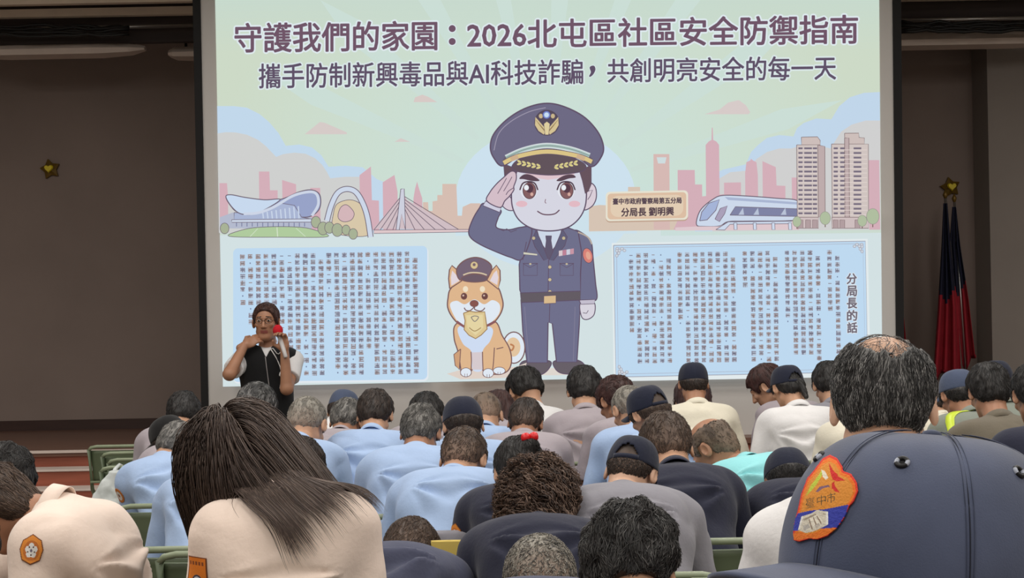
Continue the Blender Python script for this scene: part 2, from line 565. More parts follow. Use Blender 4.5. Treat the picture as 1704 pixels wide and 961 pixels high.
DIM = 1.0
class Art:
    """flat drawing on the screen plane: photo pixels, painter's layers"""
    layer = 0
    def __init__(s, name, parent):
        s.name, s.parent, s.V, s.F, s.C = name, parent, [], [], []
    def lay(s):
        Art.layer += 1
        return YS - .004 - .00025 * Art.layer
    def raw(s, pts, faces, cols, Y=None):
        Y = s.lay() if Y is None else Y
        n = len(s.V)
        for x, y in pts:
            s.V.append(unproj(x, y, Y) - SO)
        for f in faces:
            s.F.append(tuple(i + n for i in f))
        s.C += cols
    def poly(s, pts, col, line=None, lw=1.6):
        s.raw(pts, [tuple(range(len(pts)))], [lin(col)])
        if line:
            s.line(list(pts) + [pts[0]], lw, line)
    def smooth(s, pts, n=6, closed=True):
        P = [np.array(p, float) for p in pts]
        m = len(P)
        out = []
        for i in range(m if closed else m - 1):
            g = lambda k: P[(i + k) % m] if closed else P[min(max(i + k, 0), m - 1)]
            p0, p1, p2, p3 = g(-1), g(0), g(1), g(2)
            for k in range(n):
                t = k / n
                out.append(tuple(.5 * (2 * p1 + (p2 - p0) * t + (2 * p0 - 5 * p1 + 4 * p2 - p3) * t * t + (3 * p1 - p0 - 3 * p2 + p3) * t ** 3)))
        if not closed:
            out.append(tuple(P[-1]))
        return out
    def blob(s, pts, col, line=None, lw=1.6):
        s.poly(s.smooth(pts), col, line, lw)
    def ell(s, cx, cy, rx, ry, col, line=None, lw=1.4, rot=0, n=28):
        c, d = math.cos(rot), math.sin(rot)
        P = [(cx + rx * math.cos(q) * c - ry * math.sin(q) * d, cy + rx * math.cos(q) * d + ry * math.sin(q) * c) for q in [2 * math.pi * k / n for k in range(n)]]
        s.poly(P, col, line, lw)
    def line(s, pts, w, col, smooth=False, taper=False):
        if smooth:
            pts = s.smooth(pts, 6, False)
        P = [np.array(p, float) for p in pts]
        L, R = [], []
        for i, p in enumerate(P):
            t = P[min(i + 1, len(P) - 1)] - P[max(i - 1, 0)]
            t /= np.linalg.norm(t) + 1e-9
            nrm = np.array((-t[1], t[0])) * w / 2
            if taper:
                nrm = nrm * math.sin(math.pi * (i + .3) / (len(P) - .4))
            L.append(p + nrm); R.append(p - nrm)
        n = len(P)
        s.raw(L + R, [(i, i + 1, n + i + 1, n + i) for i in range(n - 1)], [lin(col)] * (n - 1))
    def rects(s, rs, col_of):
        pts, fs, cs = [], [], []
        for (x0, y0, x1, y1), c in zip(rs, col_of):
            n = len(pts)
            pts += [(x0, y0), (x1, y0), (x1, y1), (x0, y1)]
            fs.append((n, n + 1, n + 2, n + 3)); cs.append(lin(c))
        s.raw(pts, fs, cs)
    def text(s, body, quad, col, bold=0.):
        """quad: left-top, right-top, right-bottom, left-bottom pixels of the ink; bold: extra stroke in pixels"""
        V, Fc = text_tris(body)
        lo, hi = V.min(0), V.max(0)
        u = (V - lo) / (hi - lo)
        q = np.array(quad, float)
        top = q[0] + (q[1] - q[0]) * u[:, :1]
        bot = q[3] + (q[2] - q[3]) * u[:, :1]
        P = bot + (top - bot) * u[:, 1:]
        Y = s.lay()
        k = 1 if bold <= 0 else (6 if bold < 1.5 else 12)
        for i in range(k):
            d = np.array((math.cos(2 * math.pi * i / k), math.sin(2 * math.pi * i / k))) * bold
            s.raw([tuple(p + d) for p in P], Fc, [lin(col)] * len(Fc), Y)
    def build(s):
        o = new_mesh(s.name, np.array(s.V), s.F, EM, s.parent, smooth=False, facetone=np.array(s.C) * DIM)
        return o
_TX = {}
def text_tris(body):
    if body in _TX:
        return _TX[body]
    c = bpy.data.curves.new('lettering', 'FONT')
    c.body = body
    c.resolution_u = 2
    o = bpy.data.objects.new('lettering', c)
    COL.objects.link(o)
    dg = bpy.context.evaluated_depsgraph_get()
    ev = o.evaluated_get(dg)
    me = ev.to_mesh()
    V = np.array([v.co[:2] for v in me.vertices])
    Fc = [tuple(p.vertices) for p in me.polygons]
    ev.to_mesh_clear()
    bpy.data.objects.remove(o)
    bpy.data.curves.remove(c)
    _TX[body] = (V, Fc)
    return V, Fc

LEFT = lambda y: 358 + 13 * y / 643
RIGHT = lambda y: 1463 + 5 * y / 619
BOT = lambda x: 643 - 24 * (x - 371) / 1097
# background wash: grid with the slide's own sky colours
bg = Art('projected_slide', screen)
nx, ny = 90, 60
pts, fs, cs = [], [], []
for j in range(ny + 1):
    for i in range(nx + 1):
        yy = -14 + (657) * j / ny
        xx = LEFT(yy) + (RIGHT(yy) - LEFT(yy)) * i / nx
        yb = -14 + (BOT(xx) + 14) * j / ny
        pts.append((xx, yb))
def bgcol(x, y):
    hz = 392 - 8 * (x - 370) / 1100
    if y > hz:
        return (211, 225, 227)
    r = math.hypot((x - 908) / 1.25, y - 330)
    a = min(1, max(0, (r - 120) / 330))
    c = np.array((203, 224, 216)) * (1 - a) + np.array((205, 218, 199)) * a
    e = min(1, max(0, (90 - y) / 110))
    c = c * (1 - e) + np.array((198, 217, 206)) * e
    w = min(1, max(0, (y - 300) / 90))
    return tuple(c * (1 - w * .3) + np.array((200, 220, 230)) * w * .3)
for j in range(ny):
    for i in range(nx):
        a = j * (nx + 1) + i
        fs.append((a, a + 1, a + nx + 2, a + nx + 1))
        xm = (pts[a][0] + pts[a + nx + 2][0]) / 2
        ym = (pts[a][1] + pts[a + nx + 2][1]) / 2
        cs.append(lin(bgcol(xm, ym)))
bg.raw(pts, fs, cs)
for q, dq in ((-2.72, .07), (-2.42, .08), (-2.1, .07), (-1.78, .06), (-1.5, .07), (-1.2, .06), (-.95, .07), (-.62, .08), (-.32, .07)):
    P = []
    for qq, r in ((q - dq * .35, 150), (q + dq * .35, 150), (q + dq * .6, 420), (q, 520), (q - dq * .6, 420)):
        x, y = 908 + r * math.cos(qq), 330 + r * math.sin(qq)
        if y < 0:
            s = (330 - 0) / (330 - y)
            x, y = 908 + (x - 908) * s, 0
        x = min(max(x, LEFT(y) + 2), RIGHT(y) - 2)
        P.append((x, y))
    bg.poly(P, (203, 222, 214))
SLIDE = bg.build()

# skyline
sky = Art('skyline_drawing', SLIDE)
C3 = lambda L: [(350 + x * .2641, 150 + y * .2641) for x, y in L]
C4 = lambda L: [(980 + x * .2934, 150 + y * .2934) for x, y in L]
sky.ell(908, 330, 150, 118, (205, 225, 238), n=48)
sky.poly([(758, 340), (1060, 340), (1060, 388), (758, 392)], (205, 225, 235))
sky.poly(C3([(43, 100), (150, 100), (230, 110), (310, 150), (370, 200), (430, 270), (475, 350), (560, 342), (640, 360), (700, 410), (745, 482), (850, 475), (960, 485), (1050, 560), (1100, 580), (1300, 900), (55, 900)]), (194, 216, 235))
sky.poly(C3([(45, 272), (100, 264), (160, 266), (230, 280), (300, 312), (350, 352), (415, 420), (460, 402), (530, 393), (600, 400), (660, 428), (705, 470), (735, 515), (755, 555), (850, 545), (950, 545), (1000, 900), (55, 900)]), (207, 208, 207))
sky.poly(C4([(1650, 10), (1560, 15), (1480, 40), (1420, 90), (1375, 165), (1290, 160), (1220, 185), (1180, 215), (1160, 262), (1080, 254), (1010, 270), (960, 310), (920, 350), (890, 420), (760, 450), (700, 480), (600, 800), (1655, 790)]), (193, 214, 234))
sky.poly(C4([(1652, 172), (1570, 172), (1490, 195), (1430, 235), (1395, 290), (1370, 330), (1240, 300), (1150, 330), (1080, 330), (1010, 350), (950, 390), (900, 455), (800, 465), (740, 500), (700, 800), (1655, 790)]), (208, 208, 208))
for L, c in (([(595, 277), (690, 200), (720, 205), (860, 265), (860, 277)], (214, 203, 200)), ([(1280, 75), (1290, 45), (1335, 28), (1370, 40), (1430, 75)], (216, 202, 198)), ([(1160, 325), (1200, 302), (1260, 325)], (214, 203, 200))):
    sky.poly(C3(L), c)
sky.poly(C4([(655, 136), (740, 110), (790, 70), (850, 56), (890, 85), (915, 125), (905, 136)]), (215, 203, 201))
PK, BG_ = (212, 175, 185), (214, 190, 178)
for L in ([(57, 585), (105, 585), (112, 680), (112, 880), (60, 880)], [(306, 512), (372, 512), (376, 630), (424, 630), (426, 880), (310, 880)], [(452, 565), (540, 592), (545, 880), (458, 880)], [(630, 615), (692, 615), (695, 880), (630, 880)],
          [(940, 535), (1012, 480), (1018, 692), (1062, 695), (1066, 880), (945, 880)], [(1086, 580), (1160, 533), (1180, 640), (1182, 880), (1090, 880)], [(1280, 680), (1290, 620), (1303, 575), (1312, 610), (1335, 680), (1340, 880), (1280, 880)]):
    sky.poly(C3(L), PK)
sky.poly(C3([(1340, 705), (1372, 705), (1375, 760), (1400, 760), (1400, 700), (1430, 695), (1430, 660), (1462, 660), (1462, 590), (1550, 590), (1558, 790), (1585, 790), (1590, 735), (1640, 712), (1700, 712), (1750, 880), (1340, 880)]), BG_)
sky.poly(C4([(0, 660), (60, 650), (220, 660), (222, 548), (290, 548), (292, 700), (620, 700), (620, 790), (0, 800)]), (214, 196, 180))
for L in ([(366, 362), (456, 362), (459, 790), (368, 790)],):
    sky.poly(C4(L), (214, 185, 180))
sky.poly(C4([(384, 380), (440, 380), (432, 415), (392, 415)]), (206, 220, 222))
for L in ([(503, 452), (600, 452), (602, 534), (642, 534), (644, 790), (505, 790)], [(662, 310), (680, 290), (695, 282), (697, 212), (702, 212), (705, 282), (722, 290), (738, 310), (743, 790), (666, 790)], [(766, 524), (862, 522), (864, 790), (768, 790)],
          [(886, 470), (893, 408), (915, 398), (920, 388), (930, 398), (950, 408), (958, 480), (962, 790), (888, 790)], [(984, 402), (1060, 436), (1064, 540), (1114, 542), (1116, 790), (988, 790)], [(1150, 495), (1185, 495), (1185, 790), (1154, 790)], [(1585, 396), (1646, 396), (1652, 790), (1590, 790)], [(560, 610), (760, 590), (1000, 620), (1190, 640), (1190, 790), (480, 790)]):
    sky.poly(C4(L), PK)
OUT = (110, 96, 112)
# bowl stadium
sky.poly(C3([(60, 870), (60, 800), (140, 770), (640, 800), (640, 870)]), (180, 186, 205))
sky.blob(C3([(98, 672), (130, 658), (220, 675), (340, 690), (450, 685), (560, 640), (640, 628), (690, 660), (690, 740), (640, 790), (560, 800), (320, 790), (180, 770), (130, 730)]), (152, 163, 200), OUT)
sky.poly(C3([(150, 770), (300, 775), (450, 712), (530, 725), (575, 800), (640, 812), (640, 830), (150, 820)]), (170, 182, 212), OUT, 1)
for k in range(9):
    x = 330 + k * 28
    sky.line(C3([(x, 770 - k * 5), (x + 5, 808)]), 2.2, (200, 212, 232))
sky.blob(C3([(98, 672), (130, 658), (220, 675), (340, 690), (440, 690), (300, 772), (200, 780), (140, 740)]), (200, 217, 238), OUT)
sky.line(C3([(210, 778), (300, 772), (400, 735), (520, 665), (620, 640), (670, 655), (680, 720), (640, 790)]), 4.5, (205, 213, 230), True)
sky.poly(C3([(135, 815), (635, 810), (635, 830), (135, 832)]), (205, 215, 232), OUT, 1)
for k in range(14):
    sky.line(C3([(165 + k * 33, 834), (165 + k * 33, 858)]), 1.4, (120, 125, 160))
sky.blob(C3([(120, 920), (200, 880), (320, 862), (520, 860), (640, 875), (740, 922), (430, 925)]), (176, 203, 158), OUT, 1)
sky.line(C3([(420, 862), (424, 922)]), 1.5, (215, 228, 205))
sky.line(C3([(300, 870), (250, 922)]), 1.2, (205, 222, 195))
sky.line(C3([(540, 868), (600, 922)]), 1.2, (205, 222, 195))
# round hall, arch bridge
sky.blob(C3([(770, 880), (775, 780), (800, 715), (880, 690), (950, 720), (990, 800), (1000, 910), (850, 915)]), (216, 200, 170), OUT, 1)
sky.blob(C3([(805, 800), (820, 740), (860, 722), (905, 770), (890, 815), (840, 828)]), (212, 182, 186), OUT, 1)
sky.line(C3([(735, 822), (760, 730), (800, 650), (855, 622), (915, 640), (960, 710), (990, 800), (1010, 925)]), 10, OUT, True)
sky.line(C3([(735, 822), (760, 730), (800, 650), (855, 622), (915, 640), (960, 710), (990, 800), (1010, 925)]), 7.4, (205, 215, 232), True)
for x, y, r in ((90, 870, 28), (665, 830, 30), (710, 870, 34), (750, 865, 30), (800, 880, 34), (855, 880, 26), (900, 905, 28)):
    cx, cy = C3([(x, y)])[0]
    sky.ell(cx, cy, r * .26, r * .32, (168, 178, 150), OUT, .9)
# cable stayed bridge
sky.poly(C3([(1030, 870), (1190, 680), (1215, 650), (1240, 690), (1570, 880)]), (208, 190, 196))
for x in (1030, 1070, 1110, 1150):
    sky.line(C3([(x, 880), (1200, 670 + (x - 1030) * .5)]), 1.1, OUT)
for k, x in enumerate((1290, 1350, 1420, 1490, 1570)):
    sky.line(C3([(1222, 740 - k * 18), (x, 880)]), 1.1, OUT)
sky.poly(C3([(1200, 622), (1222, 620), (1230, 880), (1205, 780), (1190, 880), (1170, 880)]), (206, 208, 222), OUT, 1.1)
sky.poly(C3([(1030, 880), (1640, 876), (1640, 892), (1030, 902)]), (222, 200, 202), OUT, .9)
# train
sky.blob(C4([(612, 765), (615, 720), (640, 670), (700, 620), (760, 596), (900, 600), (1060, 612), (1180, 625), (1182, 680), (1182, 735), (900, 742), (790, 745), (740, 770), (650, 772)]), (205, 217, 235), OUT)
sky.poly(C4([(770, 605), (1182, 635), (1182, 648), (790, 622)]), (170, 182, 210))
sky.poly(C4([(628, 740), (640, 690), (680, 640), (740, 620), (720, 680), (670, 735)]), (165, 180, 215), OUT, 1.2)
sky.poly(C4([(715, 730), (745, 670), (785, 655), (770, 700), (740, 745)]), (170, 160, 185), OUT, 1)
sky.poly(C4([(800, 708), (830, 660), (1182, 672), (1182, 715)]), (128, 132, 165), OUT, 1)
for x in (860, 945, 1100):
    sky.poly(C4([(x - 12, 706), (x + 14, 666), (x + 20, 706)]), (185, 195, 215))
sky.poly(C4([(490, 778), (610, 772), (740, 772), (790, 748), (1182, 742), (1182, 790), (490, 796)]), (222, 200, 205))
sky.poly(C4([(720, 790), (790, 746), (1150, 742), (1150, 756), (800, 760), (770, 792)]), (205, 217, 235), OUT, 1)
for x in (830, 940, 1045, 1140):
    sky.poly(C4([(x - 9, 752), (x + 9, 752), (x + 11, 790), (x - 7, 790)]), (205, 217, 235), OUT, .9)
# two apartment towers with windows
TW = (205, 190, 186)
TO = (128, 108, 110)
for body, side, roof, cols, x0, x1 in (([(1178, 310), (1298, 310), (1302, 720), (1182, 720)], [(1298, 310), (1338, 318), (1340, 720), (1302, 720)], [(1205, 266), (1296, 264), (1312, 285), (1312, 310), (1206, 310)], (1200, 1243, 1282), 1180, 1302),
                           ([(1376, 305), (1585, 305), (1586, 720), (1380, 720)], [(1450, 270), (1475, 270), (1478, 720), (1452, 720)], [(1450, 244), (1530, 243), (1532, 268), (1562, 270), (1562, 305), (1452, 305)], (1400, 1437, 1523), 1378, 1586)):
    sky.poly(C4(roof), TW, TO, 1)
    sky.poly(C4(body), (208, 196, 192), TO, 1)
    sky.poly(C4(side), (190, 172, 172), TO, 1)
    for k in range(15):
        y = 324 + k * 26.3
        sky.line(C4([(x0 + 6, y + 14), (x1 - 8, y + 14)]), .9, (228, 215, 210))
        for cx in cols:
            w = 22 if cx in (1243, 1523) else 12
            sky.poly(C4([(cx - w, y), (cx + w, y), (cx + w, y + 11), (cx - w, y + 11)]), (122, 112, 128))
    sky.poly(C4([(x0, 720), (x1, 720), (x1, 782), (x0, 782)]), (206, 190, 190), TO, 1)
    for cx in cols:
        sky.poly(C4([(cx - 14, 735), (cx + 14, 735), (cx + 14, 782), (cx - 14, 782)]), (178, 158, 160), TO, .8)
for x, y, r in ((1180, 745, 24), (1340, 725, 30), (1550, 740, 26), (1610, 715, 36)):
    cx, cy = C4([(x, y)])[0]
    sky.line([(cx, cy), (cx, cy + r * .5)], 1.6, (120, 100, 90))
    sky.ell(cx, cy, r * .29, r * .36, (176, 190, 160), (150, 150, 140), .8)
sky.build()

# lettering
ttl = Art('title_lettering', SLIDE)
for col, bold in (((222, 233, 238), 3.6), ((112, 86, 104), 1.0)):
    ttl.text('守護我們的家園', [(391, 39), (727, 34.5), (727, 83), (391, 87.5)], col, bold)
    for y in (47.5, 69):
        ttl.ell(752.5, y, 5.2 + bold * .6, 5.2 + bold * .6, col)
    ttl.text('2026北屯區社區安全防禦指南', [(778, 33.5), (1427, 24.5), (1427, 72), (778, 81)], col, bold)
ttl.build()
sub = Art('subtitle_lettering', SLIDE)
for col, bold in (((218, 231, 232), 3.0), ((96, 82, 104), .6)):
    sub.text('攜手防制新興毒品與AI科技詐騙', [(431, 106), (970, 98.5), (970, 139.5), (431, 147)], col, bold)
    sub.poly(sub.smooth([(982, 112), (988, 110), (990, 116), (986, 124), (981, 127), (984, 120)]), col, col, 1 + bold)
    sub.text('共創明亮安全的每一天', [(1011, 97.5), (1391, 92.5), (1391, 132.5), (1011, 137.5)], col, bold)
sub.build()
# name plate
pl = Art('name_plate_drawing', SLIDE)
def rrect(x0, y0, x1, y1, r, sk=0.):
    P = []
    for cx, cy, q0 in ((x1 - r, y0 + r, -90), (x1 - r, y1 - r, 0), (x0 + r, y1 - r, 90), (x0 + r, y0 + r, 180)):
        for k in range(6):
            q = math.radians(q0 + 18 * k)
            x = cx + r * math.cos(q)
            P.append((x, cy + r * math.sin(q) + sk * (x - x0)))
    return P
pl.poly(rrect(1008, 321, 1145, 370, 7, -.02), (190, 160, 140))
pl.poly(rrect(1008, 319, 1145, 368, 7, -.02), (230, 225, 208))
pl.poly(rrect(1011, 322, 1142, 365, 6, -.02), (220, 190, 164))
pl.poly(rrect(1016, 326, 1137, 361, 12, -.02), (226, 205, 180))
pl.text('臺中市政府警察局第五分局', [(1020, 330), (1134, 328), (1134, 338), (1020, 340)], (90, 74, 84), .45)
pl.text('分局長 劉明興', [(1034, 346), (1121, 344), (1121, 358), (1034, 360)], (84, 66, 76), .5)
pl.build()

# text panels (unreadable dense columns)
prng = random.Random(11)
def glyph(A, x, y, s, kind):
    """one unreadable character-like mark: small strokes"""
    R, Cc = [], []
    base = prng.choice(((140, 134, 146), (150, 138, 142), (132, 132, 150), (156, 140, 140), (146, 142, 152)))
    if kind == 1:
        R.append((x + s * .15, y + s * .4, x + s * .85, y + s * .58)); Cc.append(base)
    elif kind == 2:
        R.append((x + s * .35, y + s * .35, x + s * .6, y + s * .65)); Cc.append((120, 130, 160))
    else:
        t = s * .17
        R.append((x, y, x + s, y + s)); Cc.append((178, 188, 204))
        for k in range(prng.choice((2, 3))):
            yy = y + prng.uniform(0, .85) * s
            R.append((x, yy, x + s, yy + t)); Cc.append(base)
        for k in range(prng.choice((2, 3))):
            xx = x + prng.uniform(0, .85) * s
            R.append((xx, y + (0 if prng.random() < .6 else s * .3), xx + t, y + s)); Cc.append(base)
        d = tuple(int(v * .82) for v in base)
        R.append((x + s * .2, y + s * .42, x + s * .8, y + s * .6)); Cc.append(d)
    return R, Cc
def column(A, cx, y0, y1, step, s, lean=.012):
    R, Cc = [], []
    y = y0
    while y + s <= y1 + .1:
        r, c = glyph(A, cx - s / 2 + (y - y0) * lean, y, s * prng.uniform(.9, 1.03), prng.choices((0, 1, 2), (.9, .05, .05))[0])
        R += r; Cc += c
        y += step
    return R, Cc
def panel_text(A, cols):
    """strokes of a glyph overlap: each stroke index gets a layer of its own"""
    lay = {}
    for cdef in cols:
        R, Cc = column(A, *cdef)
        k = 0
        for r, c in zip(R, Cc):
            k = 0 if c == (178, 188, 204) else k + 1
            lay.setdefault(k % 9, []).append((r, c))
    for k in sorted(lay):
        A.rects([r for r, c in lay[k]], [c for r, c in lay[k]])
lp = Art('left_text_panel', SLIDE)
lp.poly(rrect(389, 415, 713, 638, 8, -.013), (226, 232, 238))
lp.poly(rrect(388, 413, 711, 635, 8, -.013), (190, 217, 240))
cols = []
for i in range(23):
    x = 403.5 + 13.05 * i
    y0 = 423 - .23 * i
    y1 = 628 - .15 * i
    if i == 0: y1 = 515
    if i == 1: y1 = 550
    if i == 10: y0 += 10.8
    if i == 11: y1 = 505
    if i == 16: y1 = 590
    if i == 22: y0 += 10.8
    cols.append((x, y0, y1, 10.85, 8.3))
panel_text(lp, cols)
lp.build()
rp = Art('right_text_panel', SLIDE)
rp.poly([(1018, 404), (1444, 397), (1449, 626), (1021, 634)], (226, 234, 236))
rp.poly([(1021, 408), (1440, 401), (1444, 618), (1025, 627)], (190, 217, 240))
rp.line([(1021, 408), (1440, 401), (1444, 618), (1025, 627), (1021, 408)], 1.2, (150, 150, 165))
rp.line([(1026, 412), (1436, 405), (1440, 613), (1029, 622), (1026, 412)], .8, (168, 170, 185))
for x, y, sx, sy in ((1024, 411, 1, 1), (1437, 404, -1, 1), (1441, 615, -1, -1), (1028, 624, 1, -1)):
    for k in range(4):
        rp.ell(x + sx * (3 + 4 * k), y + sy * (2.5 + (k % 2) * 3), 2.6, 2.2, (205, 214, 224), (165, 160, 170), .8, n=12)
    for k in range(3):
        rp.ell(x + sx * (2.5 + (k % 2) * 3), y + sy * (6 + 4 * k), 2.2, 2.6, (205, 214, 224), (165, 160, 170), .8, n=12)
cols = []
CX = [183, 227, 270, 315, 360, 405, 470, 515, 562, 606, 650, 695, 740, 785, 855, 900, 945, 990, 1035, 1105, 1150, 1195, 1240, 1287, 1355, 1402]
for i, cx in enumerate(CX):
    x = 1000 + cx * .2817 - 1.5
    y0 = 421 - (cx - 183) * .0045
    y1 = 606 - (cx - 183) * .006
    if i in (5, 13, 18, 23, 25): y0 += 10
    if i == 0: y1 = 558
    if i == 6: y1 = 547
    if i == 14: y1 = 486
    if i == 19: y1 = 545
    if i == 24: y1 = 520
    cols.append((x, y0, y1, 10.35, 7.7, .014))
panel_text(rp, cols)
for k, ch in enumerate('分局長的話'):
    y = 455 + 20.3 * k
    x = 1409 + .25 * k
    rp.text(ch, [(x, y), (x + 16.5, y - .3), (x + 16.5, y + 17), (x, y + 17.3)], (226, 234, 240), 1.6)
    rp.text(ch, [(x, y), (x + 16.5, y - .3), (x + 16.5, y + 17), (x, y + 17.3)], (112, 104, 116), .6)
rp.build()

# saluting officer
of = Art('officer_drawing', SLIDE)
LN = (98, 82, 104)
NV, NV2 = (112, 112, 140), (98, 96, 122)
SK = (214, 214, 226)
of.ell(918, 618, 62, 6, (222, 214, 206))
of.poly(of.smooth([(872, 600), (914, 600), (914, 612), (900, 623), (880, 620), (864, 616)]), (104, 96, 104), LN)
of.poly(of.smooth([(923, 600), (962, 599), (975, 613), (960, 621), (936, 621), (924, 613)]), (104, 96, 104), LN)
of.poly([(867, 498), (966, 496), (964, 540), (960, 602), (926, 602), (919, 538), (912, 536), (911, 603), (877, 603), (870, 550)], NV, LN, 2)
of.line([(915, 505), (914, 536)], 1.2, LN)
of.line([(873, 510), (880, 600)], 1.2, (130, 126, 150))
of.line([(957, 510), (954, 600)], 1.2, (130, 126, 150))
# far arm (viewer's right)
of.poly(of.smooth([(966, 504), (988, 502), (989, 522), (978, 531), (968, 527)]), (216, 212, 222), LN)
of.line([(970, 520), (976, 521), (979, 516)], 1.1, LN)
of.poly(of.smooth([(955, 384), (974, 391), (984, 403), (987, 430), (991, 470), (993, 497), (978, 501), (964, 500), (962, 455), (958, 420)]), NV, LN, 2)
of.poly([(964, 499), (990, 498), (989, 505), (967, 506)], (196, 190, 206), LN, 1)
# torso
of.poly([(872, 383), (892, 379), (915, 384), (944, 378), (962, 385), (968, 420), (966, 455), (966, 490), (868, 492), (865, 482), (864, 440), (868, 420)], NV, LN, 2)
# raised arm
of.poly(of.smooth([(806, 338), (833, 349), (829, 362), (826, 378), (846, 382), (866, 378), (884, 378), (882, 400), (868, 431), (850, 428), (824, 418), (800, 407), (784, 396), (780, 384), (787, 364), (797, 347)]), NV, LN, 2)
of.line([(826, 378), (838, 384), (843, 380), (850, 386), (860, 382)], 1.1, LN)
of.line([(870, 432), (876, 402)], 1.3, LN)
of.poly([(808, 334), (834, 346), (831, 353), (804, 342)], (206, 206, 224), LN, 1.2)
# shirt, tie, lapels
of.poly([(894, 383), (934, 382), (930, 402), (919, 416), (909, 416), (899, 402)], (206, 216, 232), LN, 1)
of.poly([(908, 392), (918, 392), (917, 400), (921, 424), (914, 432), (906, 424), (909, 400)], (98, 90, 112), LN, .9)
of.poly([(892, 383), (900, 400), (912, 430), (905, 433), (890, 410), (886, 398)], NV2, LN, 1.2)
of.poly([(936, 381), (928, 400), (914, 432), (921, 433), (940, 408), (944, 394)], NV2, LN, 1.2)
of.line([(913, 432), (912, 488)], 1.3, LN)
for y in (444, 465, 485):
    of.ell(915, y, 3, 3, (205, 190, 150), LN, .7, n=14)
for x in (888, 938):
    of.ell(x, 396, 3, 3, (196, 184, 150), LN, .6, n=12)
for x0, x1, y in ((870, 895, 438), (931, 955, 438)):
    of.line([(x0, y), (x1, y)], 1.2, LN)
    of.line([(x0 + 1, y), (x0 + 1, y + 20), (x1 - 1, y + 20), (x1 - 1, y)], 1, LN)
    of.line([(x0, y), (x0 + 12, y + 7), (x1, y)], .9, LN)
    of.ell((x0 + x1) / 2, y + 1, 2, 1.6, (200, 188, 158), n=10)
of.poly([(871, 419), (894, 422), (894, 425), (871, 423)], (208, 206, 188), LN, .5)
for k in range(4):
    of.poly([(930 + 6.3 * k, 417 - k), (936 + 6.3 * k, 416 - k), (936 + 6.3 * k, 425 - k), (930 + 6.3 * k, 426 - k)], ((216, 200, 205), (190, 130, 150), (205, 206, 220), (200, 150, 165))[k])
of.ell(978, 425, 8, 12.5, (216, 130, 120), LN, 1, rot=-.25)
of.ell(979, 425, 4, 7, (226, 165, 145), rot=-.25, n=14)
of.line([(962, 386), (978, 394), (985, 406)], 2.4, (186, 172, 160), True)
# belt
of.poly([(866, 487), (966, 484), (966, 499), (867, 503)], (100, 92, 100), LN, 1.4)
of.poly([(905, 492), (925, 491), (925, 504), (905, 505)], (216, 186, 142), LN, 1)
# head
of.poly(of.smooth([(842, 318), (834, 326), (836, 342), (848, 350), (858, 345)]), (216, 202, 214), LN, 1.6)
of.poly(of.smooth([(972, 312), (982, 304), (991, 312), (992, 330), (984, 344), (970, 347)]), (218, 206, 216), LN, 1.8)
of.line([(978, 318), (986, 316), (982, 326), (978, 332)], 1.2, LN)
of.poly(of.smooth([(852, 288), (851, 320), (853, 345), (864, 366), (886, 380), (915, 384), (943, 379), (963, 364), (974, 342), (976, 312), (974, 288), (915, 280)]), SK, LN, 2.2)
of.poly([(870, 284), (958, 283), (955, 292), (912, 299), (880, 294)], (222, 196, 204))
of.poly([(838, 272), (862, 282), (857, 296), (853, 312), (850, 318), (841, 312)], (104, 84, 94), LN, 1)
of.poly([(964, 284), (984, 274), (984, 306), (979, 318), (974, 322), (969, 300)], (104, 84, 94), LN, 1)
of.blob([(864, 297), (872, 290), (884, 291), (898, 300), (886, 301), (872, 298)], (92, 72, 84))
of.blob([(926, 300), (938, 292), (952, 290), (958, 295), (946, 297), (934, 301)], (92, 72, 84))
for ex, sx in ((880, -1), (942, 1)):
    of.ell(ex, 317, 14, 14.5, (228, 230, 238))
    of.ell(ex + 1, 317, 10.8, 13.5, (134, 96, 98), (88, 66, 76), 1.2)
    of.ell(ex + 1, 313, 6.5, 7.5, (88, 62, 74), n=18)
    of.ell(ex - 4, 312, 4, 4.6, (234, 238, 244), n=16)
    of.ell(ex + 5, 323, 2.6, 3, (214, 172, 160), n=12)
    of.line([(ex - 15, 316), (ex - 10, 305), (ex, 302), (ex + 10, 305), (ex + 15, 316)], 2.4, (84, 64, 78), True)
    of.ell(ex - 8 + (22 if sx > 0 else -4), 339, 9.5, 5.2, (226, 186, 196))
of.line([(908, 331), (907, 336), (909, 338)], 1.3, (140, 110, 124), True)
of.line([(894, 351), (903, 356), (914, 357), (924, 355), (931, 349)], 2.1, (110, 84, 100), True)
# saluting hand
of.poly(of.smooth([(810, 334), (815, 320), (826, 306), (838, 295), (850, 285), (858, 287), (859, 298), (855, 310), (855, 316), (848, 326), (840, 334), (832, 345)]), (212, 190, 200), LN, 1.8)
of.line([(843, 296), (834, 312), (828, 322)], 1.1, LN, True)
of.line([(852, 294), (844, 308), (838, 318)], 1.1, LN, True)
of.line([(855, 312), (846, 318), (842, 324)], 1.2, LN, True)
